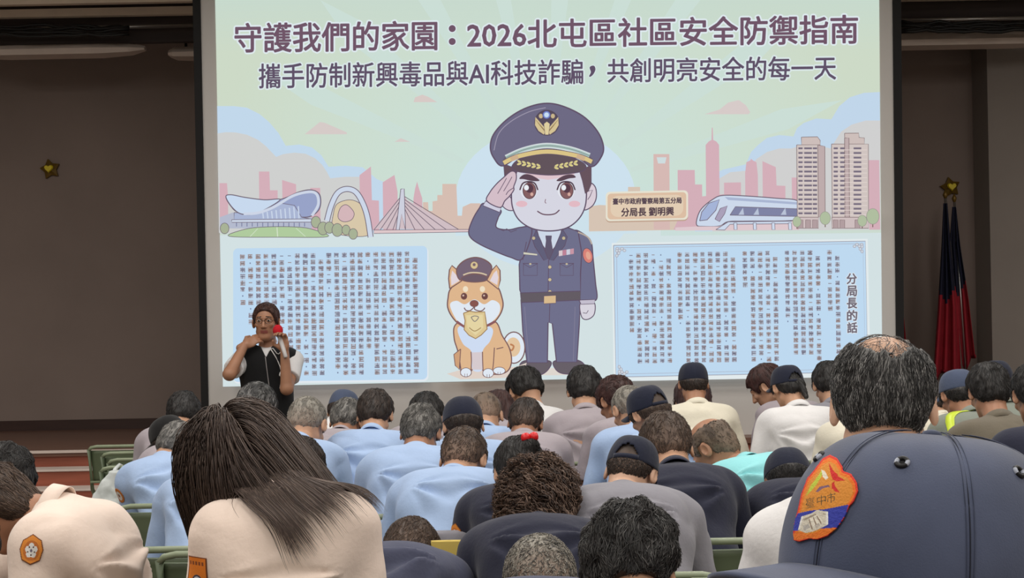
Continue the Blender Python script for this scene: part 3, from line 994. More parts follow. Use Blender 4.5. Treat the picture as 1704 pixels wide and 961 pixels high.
# peaked cap
of.poly(of.smooth([(836, 276), (822, 263), (816, 246), (821, 224), (842, 200), (872, 181), (905, 172), (935, 176), (970, 193), (994, 218), (1004, 242), (1001, 260), (985, 277), (960, 262), (910, 250), (862, 262)]), (110, 106, 132), LN, 2.4)
of.poly(of.smooth([(839, 274), (862, 262), (910, 250), (960, 262), (985, 275), (984, 262), (950, 246), (910, 239), (872, 246), (841, 260)]), (104, 96, 112))
of.line([(822, 250), (830, 222), (850, 202), (880, 186), (908, 179)], 1.4, (158, 152, 172), True)
of.poly(of.smooth([(852, 276), (868, 263), (910, 255), (952, 262), (974, 274), (970, 284), (945, 289), (912, 291), (880, 288), (858, 284)]), (98, 84, 92), LN, 1.6)
of.line([(842, 262), (872, 249), (910, 242), (950, 248), (981, 259)], 9, (214, 222, 224), True)
of.line([(842, 262), (872, 249), (910, 242), (950, 248), (981, 259)], 5, (170, 196, 190), True)
of.line([(842, 262), (872, 249), (910, 242), (950, 248), (981, 259)], 1, (120, 130, 130), True)
of.line([(838, 271), (862, 260), (910, 252), (960, 259), (985, 269)], 9, LN, True)
of.line([(838, 271), (862, 260), (910, 252), (960, 259), (985, 269)], 7, (218, 196, 136), True)
of.line([(850, 265), (862, 260)], 8, (206, 176, 142))
of.line([(960, 259), (973, 264)], 8, (206, 176, 142))
for k in range(5):
    for x, s in ((864 + 8 * k, 1), (926 + 8 * k, -1)):
        y = (270 + k * 1.6) if s > 0 else (277 - k * 1.6)
        of.ell(x, y - 1.5, 4.2, 2.1, (218, 206, 140), LN, .5, rot=.6 * s, n=12)
        of.ell(x, y + 2.5, 4.2, 2.1, (218, 206, 140), LN, .5, rot=-.3 * s, n=12)
# plain winged cap badge
of.ell(910, 204, 21, 21.5, (86, 76, 92), n=36)
for s in (-1, 1):
    of.poly([(910, 216), (910 + s * 19, 194), (910 + s * 20, 208), (910 + s * 14, 218), (910 + s * 5, 224)], (212, 194, 148), LN, .7)
    for k in range(3):
        of.line([(910 + s * (18 - 3 * k), 200 + 4 * k), (910 + s * 3, 217 + k)], .8, (150, 124, 90))
    of.ell(910 + s * 10, 193, 3.5, 4, (200, 180, 140), n=10)
of.poly([(905, 206), (910, 202), (915, 206), (913, 224), (907, 224)], (222, 206, 160), LN, .6)
of.ell(909.5, 191, 6.5, 6.5, (120, 140, 205), (86, 80, 130), 1, n=18)
of.ell(909.5, 191, 4, 4, (200, 222, 242), n=14)
of.build()

# sitting dog
dg_ = Art('dog_drawing', SLIDE)
D2 = lambda L: [(730 + x * .2289, 420 + y * .2289) for x, y in L]
TAN, WH, DL = (222, 182, 142), (224, 232, 242), (124, 92, 92)
dg_.poly(D2([(60, 880), (150, 855), (560, 830), (640, 800), (620, 860), (480, 910), (160, 920)]), (222, 208, 198))
dg_.ell(855, 578, 18.5, 26, WH, DL, 2)
dg_.ell(854, 577, 12, 16, (226, 196, 160))
dg_.line(D2([(500, 690), (530, 710), (545, 680), (520, 665)]), 3, (190, 130, 90), True)
dg_.poly(dg_.smooth(D2([(125, 520), (112, 620), (140, 720), (158, 830), (165, 885), (200, 900), (232, 885), (245, 850), (320, 852), (325, 890), (360, 905), (395, 885), (455, 882), (510, 850), (530, 780), (512, 690), (460, 600), (410, 500), (260, 470)])), TAN, DL, 2)
dg_.poly(D2([(160, 700), (110, 740), (120, 820), (150, 850)]), (206, 160, 122), DL, 1.4)
dg_.poly(dg_.smooth(D2([(140, 545), (260, 520), (388, 548), (375, 640), (320, 715), (318, 850), (246, 850), (238, 720), (175, 660)])), (206, 220, 242))
dg_.poly(D2([(238, 725), (318, 722), (318, 850), (246, 850)]), (214, 202, 206))
for L in ([(235, 720), (238, 800), (232, 888)], [(318, 720), (320, 800), (325, 890)], [(405, 690), (398, 800), (392, 850)], [(420, 700), (470, 688)], [(160, 830), (162, 888)]):
    dg_.line(D2(L), 1.6, DL, True)
for x, y, rx, ry in ((198, 870, 9, 7.5), (360, 875, 9, 7.5), (440, 858, 10, 6)):
    cx, cy = D2([(x, y)])[0]
    dg_.ell(cx, cy, rx, ry, WH, DL, 1)
    dg_.line([(cx - 2, cy + 2), (cx - 2, cy + ry)], .8, DL)
    dg_.line([(cx + 2, cy + 2), (cx + 2, cy + ry)], .8, DL)
dg_.poly(dg_.smooth(D2([(85, 265), (68, 330), (66, 400), (100, 470), (160, 525), (260, 545), (375, 525), (440, 460), (468, 385), (455, 310), (432, 255), (380, 205), (265, 185), (155, 205)])), TAN, DL, 2.2)
for L, I in (([(80, 262), (72, 190), (78, 125), (96, 94), (140, 130), (168, 205)], [(92, 240), (88, 180), (98, 130), (130, 165), (150, 205)]), ([(350, 200), (385, 130), (420, 92), (446, 130), (448, 200), (432, 265)], [(372, 205), (400, 150), (422, 128), (434, 180), (425, 235)])):
    dg_.poly(D2(L), TAN, DL, 2)
    dg_.poly(D2(I), (226, 214, 220))
dg_.poly(dg_.smooth(D2([(82, 380), (130, 350), (190, 375), (260, 340), (330, 375), (390, 345), (442, 375), (440, 440), (390, 500), (330, 535), (190, 535), (130, 490)])), WH)
for x in (195, 318):
    cx, cy = D2([(x, 265)])[0]
    dg_.ell(cx, cy, 4.4, 5, (238, 224, 198), n=16)
for x in (184, 335):
    cx, cy = D2([(x, 317)])[0]
    dg_.ell(cx, cy, 5, 5.4, (112, 74, 70), DL, .8, n=16)
    dg_.ell(cx - 1.2, cy - 1.2, 1.6, 1.6, (214, 190, 180), n=8)
cx, cy = D2([(258, 370)])[0]
dg_.ell(cx, cy, 7, 5.4, (136, 86, 80), DL, 1)
dg_.line(D2([(185, 400), (200, 420), (230, 420), (260, 395), (262, 412), (300, 425), (325, 415), (335, 400)]), 1.8, DL, True)
dg_.line(D2([(130, 500), (200, 545), (260, 550), (330, 540), (410, 500)]), 4, (140, 92, 96), True)
dg_.poly(D2([(180, 440), (225, 425), (265, 432), (335, 430), (342, 480), (352, 555), (310, 598), (268, 625), (220, 600), (185, 560), (192, 495)]), (220, 198, 148), (160, 128, 88), 1.6)
dg_.poly(D2([(200, 455), (320, 450), (325, 545), (268, 600), (210, 550)]), (228, 212, 164))
dg_.line(D2([(222, 545), (262, 570), (308, 545)]), 1.6, (170, 144, 100), True)
dg_.line(D2([(235, 470), (262, 500), (290, 470), (262, 460), (235, 470)]), 1.4, (130, 122, 120), True)
dg_.poly(dg_.smooth(D2([(160, 200), (130, 125), (180, 62), (262, 35), (340, 55), (386, 105), (350, 180), (262, 150)])), (118, 102, 118), DL, 2)
dg_.poly(dg_.smooth(D2([(170, 180), (262, 155), (350, 178), (340, 205), (262, 215), (182, 205)])), (110, 92, 104), DL, 1.4)
dg_.line(D2([(178, 163), (220, 148), (262, 145), (310, 150), (350, 163)]), 2.2, (216, 198, 166), True)
cx, cy = D2([(258, 92)])[0]
dg_.ell(cx, cy, 6.3, 6.3, (214, 194, 148), DL, .8, n=18)
dg_.ell(cx, cy - 1, 2.6, 2.6, (120, 100, 110), n=10)
dg_.build()
# ------------------------------------------------------------------ people: templates
def rot_x(a): c, s = math.cos(a), math.sin(a); return np.array(((1, 0, 0), (0, c, -s), (0, s, c)))
def rot_y(a): c, s = math.cos(a), math.sin(a); return np.array(((c, 0, s), (0, 1, 0), (-s, 0, c)))
def rot_z(a): c, s = math.cos(a), math.sin(a); return np.array(((c, -s, 0), (s, c, 0), (0, 0, 1)))

def cranium(p):
    d = ellip(p, (0, -.014, .036), (.0755, .094, .084))
    d = smin(d, ellip(p, (0, .028, -.03), (.058, .066, .078)), .03)
    d = smin(d, ellip(p, (0, -.055, -.02), (.056, .048, .06)), .03)
    return d
def head_sdf(p):
    d = cranium(p)
    q = p.copy(); q[:, 0] = np.abs(q[:, 0])
    d = smin(d, ellip(p, (0, .064, -.088), (.024, .024, .02)), .025)                 # chin
    d = smin(d, capsule(q, (.05, .0, -.058), (.02, .062, -.088), .016), .022)        # jaw line
    d = smin(d, capsule(q, (.0, .086, .038), (.036, .074, .036), .009), .016)        # brow
    d = smin(d, ellip(q, (.044, .066, -.008), (.018, .018, .014)), .02)              # cheek bone
    d = smax(d, -ellip(q, (.031, .098, .02), (.017, .02, .012)), .012)               # eye socket
    d = smin(d, capsule(p, (0, .088, .022), (0, .109, -.016), .007, .0115), .012)    # nose
    d = smin(d, ellip(q, (.012, .097, -.02), (.008, .01, .007)), .008)
    d = smin(d, capsule(q, (0, .09, -.044), (.019, .082, -.046), .0062, .004), .006) # lips
    d = smin(d, capsule(q, (0, .088, -.055), (.016, .082, -.054), .0066, .004), .006)
    d = np.minimum(d, np.linalg.norm(q - np.array((.031, .0765, .02)), axis=1) - .0128)
    R = rot_z(-.35)
    e = ellip(q, (.0815, -.012, -.002), (.0085, .021, .033), R)
    e = smax(e, -ellip(q, (.0905, -.008, .002), (.0075, .0125, .02), R), .005)
    d = smin(d, e, .008)
    d = smin(d, capsule(p, (0, -.022, -.05), (0, -.036, -.15), .053, .056), .03)
    return d


def head_template(h):
    V, Q = surface(head_sdf, (-.11, -.13, -.155), (.11, .135, .135), h, 2)
    c = V[Q].mean(1)
    ax = np.abs(c[:, 0])
    fm = np.zeros(len(Q), int)
    ed = np.sqrt((ax - .031) ** 2 + (c[:, 1] - .0765) ** 2 + (c[:, 2] - .02) ** 2)
    eye = (ed < .0134) & (c[:, 1] > .083) & (np.abs(c[:, 2] - .02) < .0052)
    fm[eye] = 2
    fm[eye & ((ax - .031) ** 2 + (c[:, 2] - .02) ** 2 < .0058 ** 2)] = 3
    fm[(ax < .05) & (ax > .014) & (c[:, 1] > .07) & (np.abs(c[:, 2] - .043 + .15 * (ax - .03)) < .0035)] = 3
    fm[(ax < .023) & (c[:, 1] > .083) & (c[:, 2] < -.04) & (c[:, 2] > -.062)] = 1
    return V, Q, fm
HEADS = {}
def get_head(h):
    if h not in HEADS:
        HEADS[h] = head_template(h)
    return HEADS[h]

def hand_sdf(curl):
    def f(p):
        d = ellip(p, (0, .05, -.002), (.041, .05, .015))
        d = smin(d, capsule(p, (0, -.03, 0), (0, .02, 0), .027, .026), .02)
        for x, L, r in ((-.03, .072, .0088), (-.0105, .08, .0092), (.0105, .074, .0088), (.03, .058, .0078)):
            a = np.array((x * .95, .085, 0.))
            q = curl * .55
            b = a + L * .48 * np.array((x * .6, math.cos(q), -math.sin(q)))
            q = curl * 1.35
            c = b + L * .32 * np.array((0, math.cos(q), -math.sin(q)))
            q = curl * 2.0
            e = c + L * .24 * np.array((0, math.cos(q), -math.sin(q)))
            d = smin(d, capsule(p, a, b, r * 1.08, r), .006)
            d = np.minimum(d, capsule(p, b, c, r, r * .93))
            d = np.minimum(d, capsule(p, c, e, r * .93, r * .8))
        q = .6 + curl * .2
        a = np.array((-.03, .025, -.006))
        b = a + .04 * np.array((-.75, .6, -.3 * curl - .1))
        c = b + .03 * np.array((-.35 + .45 * curl, .8, -.35 * curl))
        d = smin(d, capsule(p, a, b, .0135, .0105), .012)
        d = smin(d, capsule(p, b, c, .0105, .0085), .004)
        return d
    return f
HANDS = {}
def get_hand(curl):
    if curl not in HANDS:
        HANDS[curl] = surface(hand_sdf(curl), (-.1, -.06, -.12), (.07, .19, .04), .005, 1)
    return HANDS[curl]

def ik(s, t, l1, l2, pole):
    d = t - s
    L = np.linalg.norm(d)
    if L > (l1 + l2) * .985:
        t = s + d / L * (l1 + l2) * .985
        d = t - s; L = np.linalg.norm(d)
    a = (l1 * l1 - l2 * l2 + L * L) / (2 * L)
    hgt = math.sqrt(max(l1 * l1 - a * a, 1e-6))
    n = d / L
    pl = pole - (pole @ n) * n
    pl /= np.linalg.norm(pl) + 1e-9
    return s + n * a + pl * hgt, t

# ------------------------------------------------------------------ hair
BLACK = [(.012, .010, .010), (.02, .017, .016), (.035, .03, .028)]
DBROWN = [(.022, .014, .012), (.04, .026, .02), (.065, .042, .032)]
BROWN = [(.05, .03, .022), (.085, .052, .036), (.12, .078, .054)]
RBROWN = [(.035, .012, .010), (.06, .02, .017), (.08, .03, .025)]
GREY = [(.06, .056, .052), (.14, .132, .122), (.28, .265, .245), (.09, .084, .078)]
LGREY = [(.25, .225, .19), (.38, .35, .3), (.16, .145, .12), (.3, .27, .23)]
SALT = [(.02, .019, .019), (.045, .043, .042), (.17, .165, .16), (.36, .35, .34)]
TANBUZZ = [(.16, .11, .075), (.22, .155, .11), (.1, .068, .047)]

_ZY = [-.13, -.07, -.045, -.03, -.022, .018, .028, .045, .058, .072, .1]
_ZZ = [-.078, -.076, -.066, -.03, .03, .03, -.004, .0, .03, .06, .078]
def hair_region(p, o, strict=False):
    zl = np.interp(p[:, 1], _ZY, _ZZ) + o.get('front', 0) * np.clip((p[:, 1] - .03) / .03, 0, 1)
    if o.get('low') is not None:
        zl = zl + o['low'] * np.clip((-.02 - p[:, 1]) / .05, 0, 1)
    d = (zl - p[:, 2]) * .8
    if o.get('bald'):
        yb, rx, ry = o['bald']
        e = ((p[:, 0] / rx) ** 2 + ((p[:, 1] - yb) / ry) ** 2) ** .5
        e = (1 - e) * min(rx, ry)
        e = np.where(p[:, 2] > .05, e, -1)
        d = np.maximum(d, e + .004 * vnoise(p * 150))
    if o.get('bald3'):
        e = np.linalg.norm((p - np.array(o['bald3'][:3])) / np.array(o['bald3'][3:]), axis=1)
        d = np.maximum(d, (1 - e) * .07 + .014 * vnoise(p * 90) + .012 * vnoise(p * 260))
    if o.get('cap'):
        d = np.maximum(d, p[:, 2] - (.03 + .42 * p[:, 1]) - (0 if strict else .065) * np.clip((-.035 - p[:, 1]) / .03, 0, 1))
    return d
def hair_sdf(o):
    t = o.get('t', .012)
    def f(p):
        c = cranium(p)
        tt = t * (1 + o.get('amp', .35) * 2 * vnoise(p * o.get('freq', 42) + 3.1)) + t * .25 * np.clip((p[:, 2]) / .1, -1, 1)
        if o.get('cap'):
            tt = .003 + (tt - .003) * np.clip((.03 + .42 * p[:, 1] - p[:, 2]) / .01, 0, 1)
        d = smax(c - tt, hair_region(p, o) + .004 * vnoise(p * 110), .006)
        if o.get('long'):
            L = o['long']
            b = ellip(p, (0, -.05, -.03 - L * .35), (.088, .05, .1 + L * .5))
            b = np.maximum(b, p[:, 1] - .02)
            d = smin(d, b + .006 * vnoise(p * np.array((60, 60, 10))), .02)
        if o.get('bun'):
            c_ = np.array(o['bun'])
            d = smin(d, ellip(p, c_, (.035, .03, .033)) + .004 * vnoise(p * 70), .012)
        if o.get('tail'):
            x, y, z, L = o['tail']
            d = smin(d, capsule(p, (x, y, z), (x, y - .01, z - L), .022, .012) + .004 * vnoise(p * 60), .01)
        return d
    return f

def build_hair(o, h, seed, n_str, parent, Hm, hc, hs, ppm):
    """shell plus strands in head space, placed with Hm/hc/hs (person space)"""
    rs = np.random.RandomState(seed)
    f = hair_sdf(o)
    lowz = -.16 - o.get('long', 0) * .95 - (o['tail'][3] if o.get('tail') else 0)
    V, Q = surface(f, (-.125, -.175, lowz), (.125, .13, .165), h, 1)
    cols = np.array(o['col'])
    idx = np.clip((vnoise(V * np.array((70, 70, 25)) + seed) + .5) * len(cols), 0, len(cols) - 1e-3).astype(int)
    tone = cols[idx] * .75
    if o.get('fade'):      # close-cropped sides show the scalp
        k = np.clip((.03 - V[:, 2]) / .09, 0, 1)[:, None] * o['fade']
        tone = tone * (1 - k) + np.array((.28, .17, .115)) * k
    parts = [(V, Q, tone)]
    jobs = [(o, f, n_str)]
    if o.get('bald3'):
        o2 = {k: v for k, v in o.items() if k != 'bald3'}
        o2.update(t=.003, r=o.get('r', .001) * .75, len=.03, mess=.5)
        jobs.append((o2, hair_sdf(o2), -1))
    for o, f, n_str in jobs:
        if not n_str:
            continue
        if n_str < 0:
            n_str = 420
            V, Q = surface(f, (-.125, -.175, lowz), (.125, .13, .165), h, 1)
            cc = V[Q].mean(1)
            bb = jobs[0][0]['bald3']
            Q = Q[np.linalg.norm((cc - np.array(bb[:3])) / np.array(bb[3:]), axis=1) < 1.05]
        c = V[Q].mean(1)
        free = bool(o.get('curl') or o.get('long') or o.get('bun') or o.get('tail'))
        m = np.ones(len(c), bool) if free else hair_region(c, o, True) < -.003
        c = c[m]
        root = c[rs.randint(0, len(c), n_str)] + rs.normal(0, h * .4, (n_str, 3))
        crown = np.array(o.get('crown', (.012, -.055, .115)))
        S = o.get('steps', 6)
        L = o.get('len', .03) * rs.uniform(.6, 1.25, n_str)
        P = np.zeros((n_str, S, 3))
        p = root.copy()
        bias = rs.normal(0, o.get('mess', .35), (n_str, 3))
        d0, n = grad(f, p)
        p -= d0[:, None] * n
        ph = rs.uniform(0, 6.28, n_str)
        for s in range(S):
            d0, n = grad(f, p)
            lift = o.get('lift', .004) * (s / (S - 1)) * rs.uniform(.3, 1.2, n_str)
            if s:
                p = p + n * np.clip(lift - d0, -.02, .03)[:, None]
            if o.get('curl'):
                R = o['curl']
                a1 = np.cross(n, np.array((.3, .5, .81))); a1 /= np.linalg.norm(a1, axis=1, keepdims=True) + 1e-9
                q = ph + s * 6.28 / 5.5
                P[:, s] = p + (np.cos(q)[:, None] * a1 + np.sin(q)[:, None] * n) * R + n * R * .6
            else:
                P[:, s] = p
            g = p - crown
            g = g / (np.linalg.norm(g, axis=1, keepdims=True) + 1e-9) + bias
            g[:, 2] -= o.get('grav', .25)
            g += .5 * np.stack([vnoise(p * 55 + 7 * k) for k in range(3)], 1) * o.get('wave', 1)
            g -= (g * n).sum(1, keepdims=True) * n
            g /= np.linalg.norm(g, axis=1, keepdims=True) + 1e-9
            pn = p + g * (L / (S - 1))[:, None]
            if free:
                p = pn
            else:
                stop = hair_region(pn, o, True) > .002
                p = np.where(stop[:, None], p + (pn - p) * .12, pn)
        r = np.full(n_str, max(o.get('r', .0011), .42 / ppm)) * rs.uniform(.7, 1.2, n_str)
        TV, TF, per = tubes(P, r)
        w = o.get('w')
        ci = rs.choice(len(cols), n_str, p=w)
        tc = np.repeat(cols[ci] * rs.uniform(.8, 1.25, (n_str, 1)), per, axis=0)
        parts.append((TV, TF, tc))
    off, VV, FF, TT = 0, [], [], []
    for v, q, t in parts:
        VV.append(v); FF.append(q + off); TT.append(t); off += len(v)
    VV = np.concatenate(VV)
    return new_mesh('hair', hc + (VV * hs) @ Hm.T, np.concatenate(FF), HAIR, parent, tone=np.concatenate(TT))

# ------------------------------------------------------------------ caps
CAP_H = [.112]
def cap_point(phi, t, rx=.0875, ry=.108, Hh=None, out=0., seam=True):
    Hh = Hh or CAP_H[0]
    th = t * math.pi / 2
    s = np.cos(th) ** .62
    z = Hh * np.sin(th) ** 1.05
    puff = .0022 * np.abs(np.sin(phi * 3)) ** .5 * np.sin(th * 1.6) if seam else 0
    x = (rx * s + puff + out * s) * np.sin(phi)
    y = (ry * s + puff + out * s) * np.cos(phi)
    z = z + out * np.sin(th) + .25 * y * (1 - t) * .0
    return np.stack([x, y, z], -1)
CAP_TILT = rot_x(.40)
def build_cap(mname, parent, Hm, hc, hs, seg=96, opening=True, detail=False, band=None):
    m = CAPM[mname]
    CAP_H[0] = .098 if detail else .108
    base = np.array((0, -.008, .026 if detail else .022))
    tilt = rot_x(.245) if detail else CAP_TILT
    X = lambda P: hc + ((base + P @ tilt.T) * hs) @ Hm.T
    rows = 18 if not detail else 40
    phi = np.linspace(0, 2 * np.pi, seg, endpoint=False) + np.pi / 6
    ts = np.linspace(0, 1, rows + 1)
    G = np.stack([cap_point(phi, np.full(seg, min(t, .9999))) for t in ts])
    G[..., :2] *= (1 + .01 * vnoise(G * 22 + 5))[..., None]
    G[..., 2] += .006 * vnoise(G * 18 + 9) * np.linspace(0, 1, rows + 1)[:, None]
    idx = lambda j, i: j * seg + i % seg
    Fc = []
    for j in range(rows):
        for i in range(seg):
            ph = (phi[i] + np.pi / seg) % (2 * np.pi)
            db = abs(ph - np.pi)
            z = G[j, i, 2]
            if opening and db < .46 and z < .052 * math.sqrt(max(0, 1 - (db / .46) ** 2)):
                continue
            Fc.append((idx(j + 1, i), idx(j + 1, i + 1), idx(j, i + 1), idx(j, i)))
    cap = new_mesh('cap', X(G.reshape(-1, 3)), Fc, m, parent)
    sm = cap.modifiers.new('cloth_thickness', 'SOLIDIFY')
    sm.thickness, sm.offset = .002, -1
    # visor
    U, Vn = 33, 9
    VV = []
    for j in range(Vn):
        v = j / (Vn - 1)
        for i in range(U):
            u = -1 + 2 * i / (U - 1)
            ph = np.array([u * 1.02])
            p = cap_point(ph, np.array([0.02]))[0]
            L = .072 * math.sqrt(max(0, 1 - abs(u) ** 2.6))
            q = p + np.array((u * .004 * v, L * v, -.006 * v - .02 * u * u * v - .012 * u * u))
            VV.append(q + (0, -.002, .002))
    Fv = [(j * U + i, j * U + i + 1, (j + 1) * U + i + 1, (j + 1) * U + i) for j in range(Vn - 1) for i in range(U - 1)]
    vis = new_mesh('visor', X(np.array(VV)), Fv, m, cap)
    s2 = vis.modifiers.new('board_thickness', 'SOLIDIFY')
    s2.thickness, s2.offset = .0035, 0
    # button
    MBb = MB()
    top = cap_point(np.array([0.]), np.array([.999]))[0]
    MBb.tube([X(np.array([(0, 0, top[2] - .004)]))[0], X(np.array([(0, 0, top[2] + .0005)]))[0], X(np.array([(0, 0, top[2] + .002)]))[0]], [.008, .007, .002], 12)
    MBb.build('button', m, cap, smooth=True)
    if opening:
        ph = np.linspace(np.pi - .5, np.pi + .5, 15)
        lo_ = cap_point(ph, np.full(15, .0), out=.0015)
        hi_ = cap_point(ph, np.full(15, .1), out=.0015)
        VS = X(np.concatenate([lo_, hi_]))
        stp = new_mesh('strap', VS, [(i, i + 1, 16 + i, 15 + i) for i in range(14)], m, cap)
        s3 = stp.modifiers.new('thickness', 'SOLIDIFY')
        s3.thickness = .0025
    if detail:
        thread = mat('black eyelet thread', lin(14, 14, 18), .5)
        glint = mat('painted eyelet glint', lin(170, 176, 190), .4)  # highlight on the eyelet put into the colour
        for k in range(6):
            ph = k * np.pi / 3 + np.pi / 6
            c0 = cap_point(np.array([ph]), np.array([.56]), out=.0012)[0]
            e1 = cap_point(np.array([ph + .01]), np.array([.56]), out=.0012)[0] - c0
            e2 = cap_point(np.array([ph]), np.array([.57]), out=.0012)[0] - c0
            e1 /= np.linalg.norm(e1); e2 /= np.linalg.norm(e2)
            nn = np.cross(e1, e2)
            vv, ff, mm = [], [], []
            for i in range(20):
                a = 2 * np.pi * i / 20
                for jj in range(8):
                    b = 2 * np.pi * jj / 8
                    r = .0034 + .0016 * math.cos(b)
                    vv.append(c0 + r * (math.cos(a) * e1 + math.sin(a) * e2) + .0016 * math.sin(b) * nn)
            for i in range(20):
                for jj in range(8):
                    ff.append((i * 8 + jj, ((i + 1) % 20) * 8 + jj, ((i + 1) % 20) * 8 + (jj + 1) % 8, i * 8 + (jj + 1) % 8))
                    mm.append(1 if i in (0, 1, 9, 10, 11, 19) else 0)  # pale faces at two ends of the ring paint its glints
            n = len(vv)
            vv.append(c0 + nn * .0003)
            for i in range(20):
                a = 2 * np.pi * i / 20
                vv.append(c0 + .0032 * (math.cos(a) * e1 + math.sin(a) * e2) + nn * .0003)
            ff += [(n, n + 1 + i, n + 1 + (i + 1) % 20) for i in range(20)]
            mm += [0] * 20
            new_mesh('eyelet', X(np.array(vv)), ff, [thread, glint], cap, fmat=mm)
        # double stitched seams and sweat band edge
        sb_ = MB()
        for k in range(6):
            for dph in (-.022, .022):
                pts = [X(cap_point(np.array([k * np.pi / 3 + dph * (1 + t)]), np.array([t]), out=.0006))[0] for t in np.linspace(.02, .93, 40)]
                sb_.tube(pts, .0003, 5)
        sb_.build('seam_stitching', mat('navy sewing thread', lin(60, 68, 92), .7), cap, smooth=True)
        sd = MB()
        for k in range(6):
            pts = [X(cap_point(np.array([k * np.pi / 3]), np.array([t]), out=.0002))[0] for t in np.linspace(.02, .95, 40)]
            sd.tube(pts, .0005, 5)
        sd.build('seam_groove', mat('dark seam thread', lin(36, 40, 56), .8), cap, smooth=True)
    return cap, X

# ------------------------------------------------------------------ embroidered decals
def inpoly(P, x, y):
    ins = np.zeros(x.shape, bool)
    n = len(P)
    for i in range(n):
        x0, y0 = P[i]; x1, y1 = P[(i + 1) % n]
        c = (y0 > y) != (y1 > y)
        t = (x1 - x0) * (y - y0) / ((y1 - y0) if y1 != y0 else 1e-9) + x0
        ins ^= c & (x < t)
    return ins
def decal_mesh(name, parent, place, w, h, res, layers, lift_mat=PATCHM):
    """layers: list of (polygon in unit square [0..1]^2 (y up) , rgb); place(u[-.5...5]*w, v*h) -> points"""
    nx, ny = max(4, int(w / res)), max(4, int(h / res))
    x, y = np.meshgrid((np.arange(nx) + .5) / nx, (np.arange(ny) + .5) / ny, indexing='ij')
    col = np.zeros((nx, ny, 3)); on = np.zeros((nx, ny), bool)
    for P, c in layers:
        m = inpoly(P, x, y)
        col[m] = lin(c); on |= m
    gx, gy = np.meshgrid(np.linspace(-.5, .5, nx + 1) * w, np.linspace(-.5, .5, ny + 1) * h, indexing='ij')
    V = place(gx.ravel(), gy.ravel())
    I = np.argwhere(on)
    f = lambda a, b: (I[:, 0] + a) * (ny + 1) + I[:, 1] + b
    Q = np.stack([f(0, 0), f(1, 0), f(1, 1), f(0, 1)], 1)
    used = np.unique(Q)
    rm = np.zeros(len(V), int); rm[used] = np.arange(len(used))
    o = new_mesh(name, V[used], rm[Q], lift_mat, parent, facetone=col[on])
    s = o.modifiers.new('thread_thickness', 'SOLIDIFY')
    s.thickness, s.offset = .0012, 1
    return o
def circ(cx, cy, rx, ry, n=24, q0=0, q1=6.2832):
    return [(cx + rx * math.cos(q0 + (q1 - q0) * k / n), cy + ry * math.sin(q0 + (q1 - q0) * k / n)) for k in range(n)]
FLOWER = [circ(.5 + .15 * math.cos(a), .46 + .14 * math.sin(a), .12, .11) for a in [math.pi / 2 + k * 2 * math.pi / 5 for k in range(5)]]
SHIELD = [(.5, 1), (.9, .8), (1, .5), (.88, .15), (.5, 0), (.12, .15), (0, .5), (.1, .8)]
PATCH_SHIELD = [(SHIELD, (120, 66, 30))] + [([(.5 + (x - .5) * .93, .5 + (y - .5) * .93) for x, y in SHIELD], (226, 140, 50))] + \
    [(circ(.5, .46, .34, .33), (196, 112, 44))] + [(f, (236, 234, 230)) for f in FLOWER] + [(circ(.5, .46, .05, .05), (120, 110, 130))] + \
    [(circ(.5 + .15 * math.cos(a), .46 + .14 * math.sin(a), .035, .03), (96, 70, 60)) for a in [math.pi / 2 + .63 + k * 2 * math.pi / 5 for k in range(5)]]
PATCH_BAR = [([(0, 0), (1, 0), (1, 1), (0, 1)], (120, 60, 20)), ([(.04, 0.02), (.96, 0.02), (.96, .97), (.04, .97)], (232, 128, 28))] + \
    [(circ(.5, .12, .3, .32), (70, 62, 76)), (circ(.5, .12, .24, .26), (214, 214, 220))] + \
    [([(.12 + .16 * k, .74), (.22 + .16 * k, .74), (.22 + .16 * k, .86), (.12 + .16 * k, .86)], (140, 70, 30)) for k in range(5)]
PATCH_SMALL = [(circ(.5, .5, .5, .5), (200, 120, 50)), (circ(.5, .48, .32, .32), (226, 220, 214)), (circ(.5, .5, .12, .12), (150, 100, 70))]

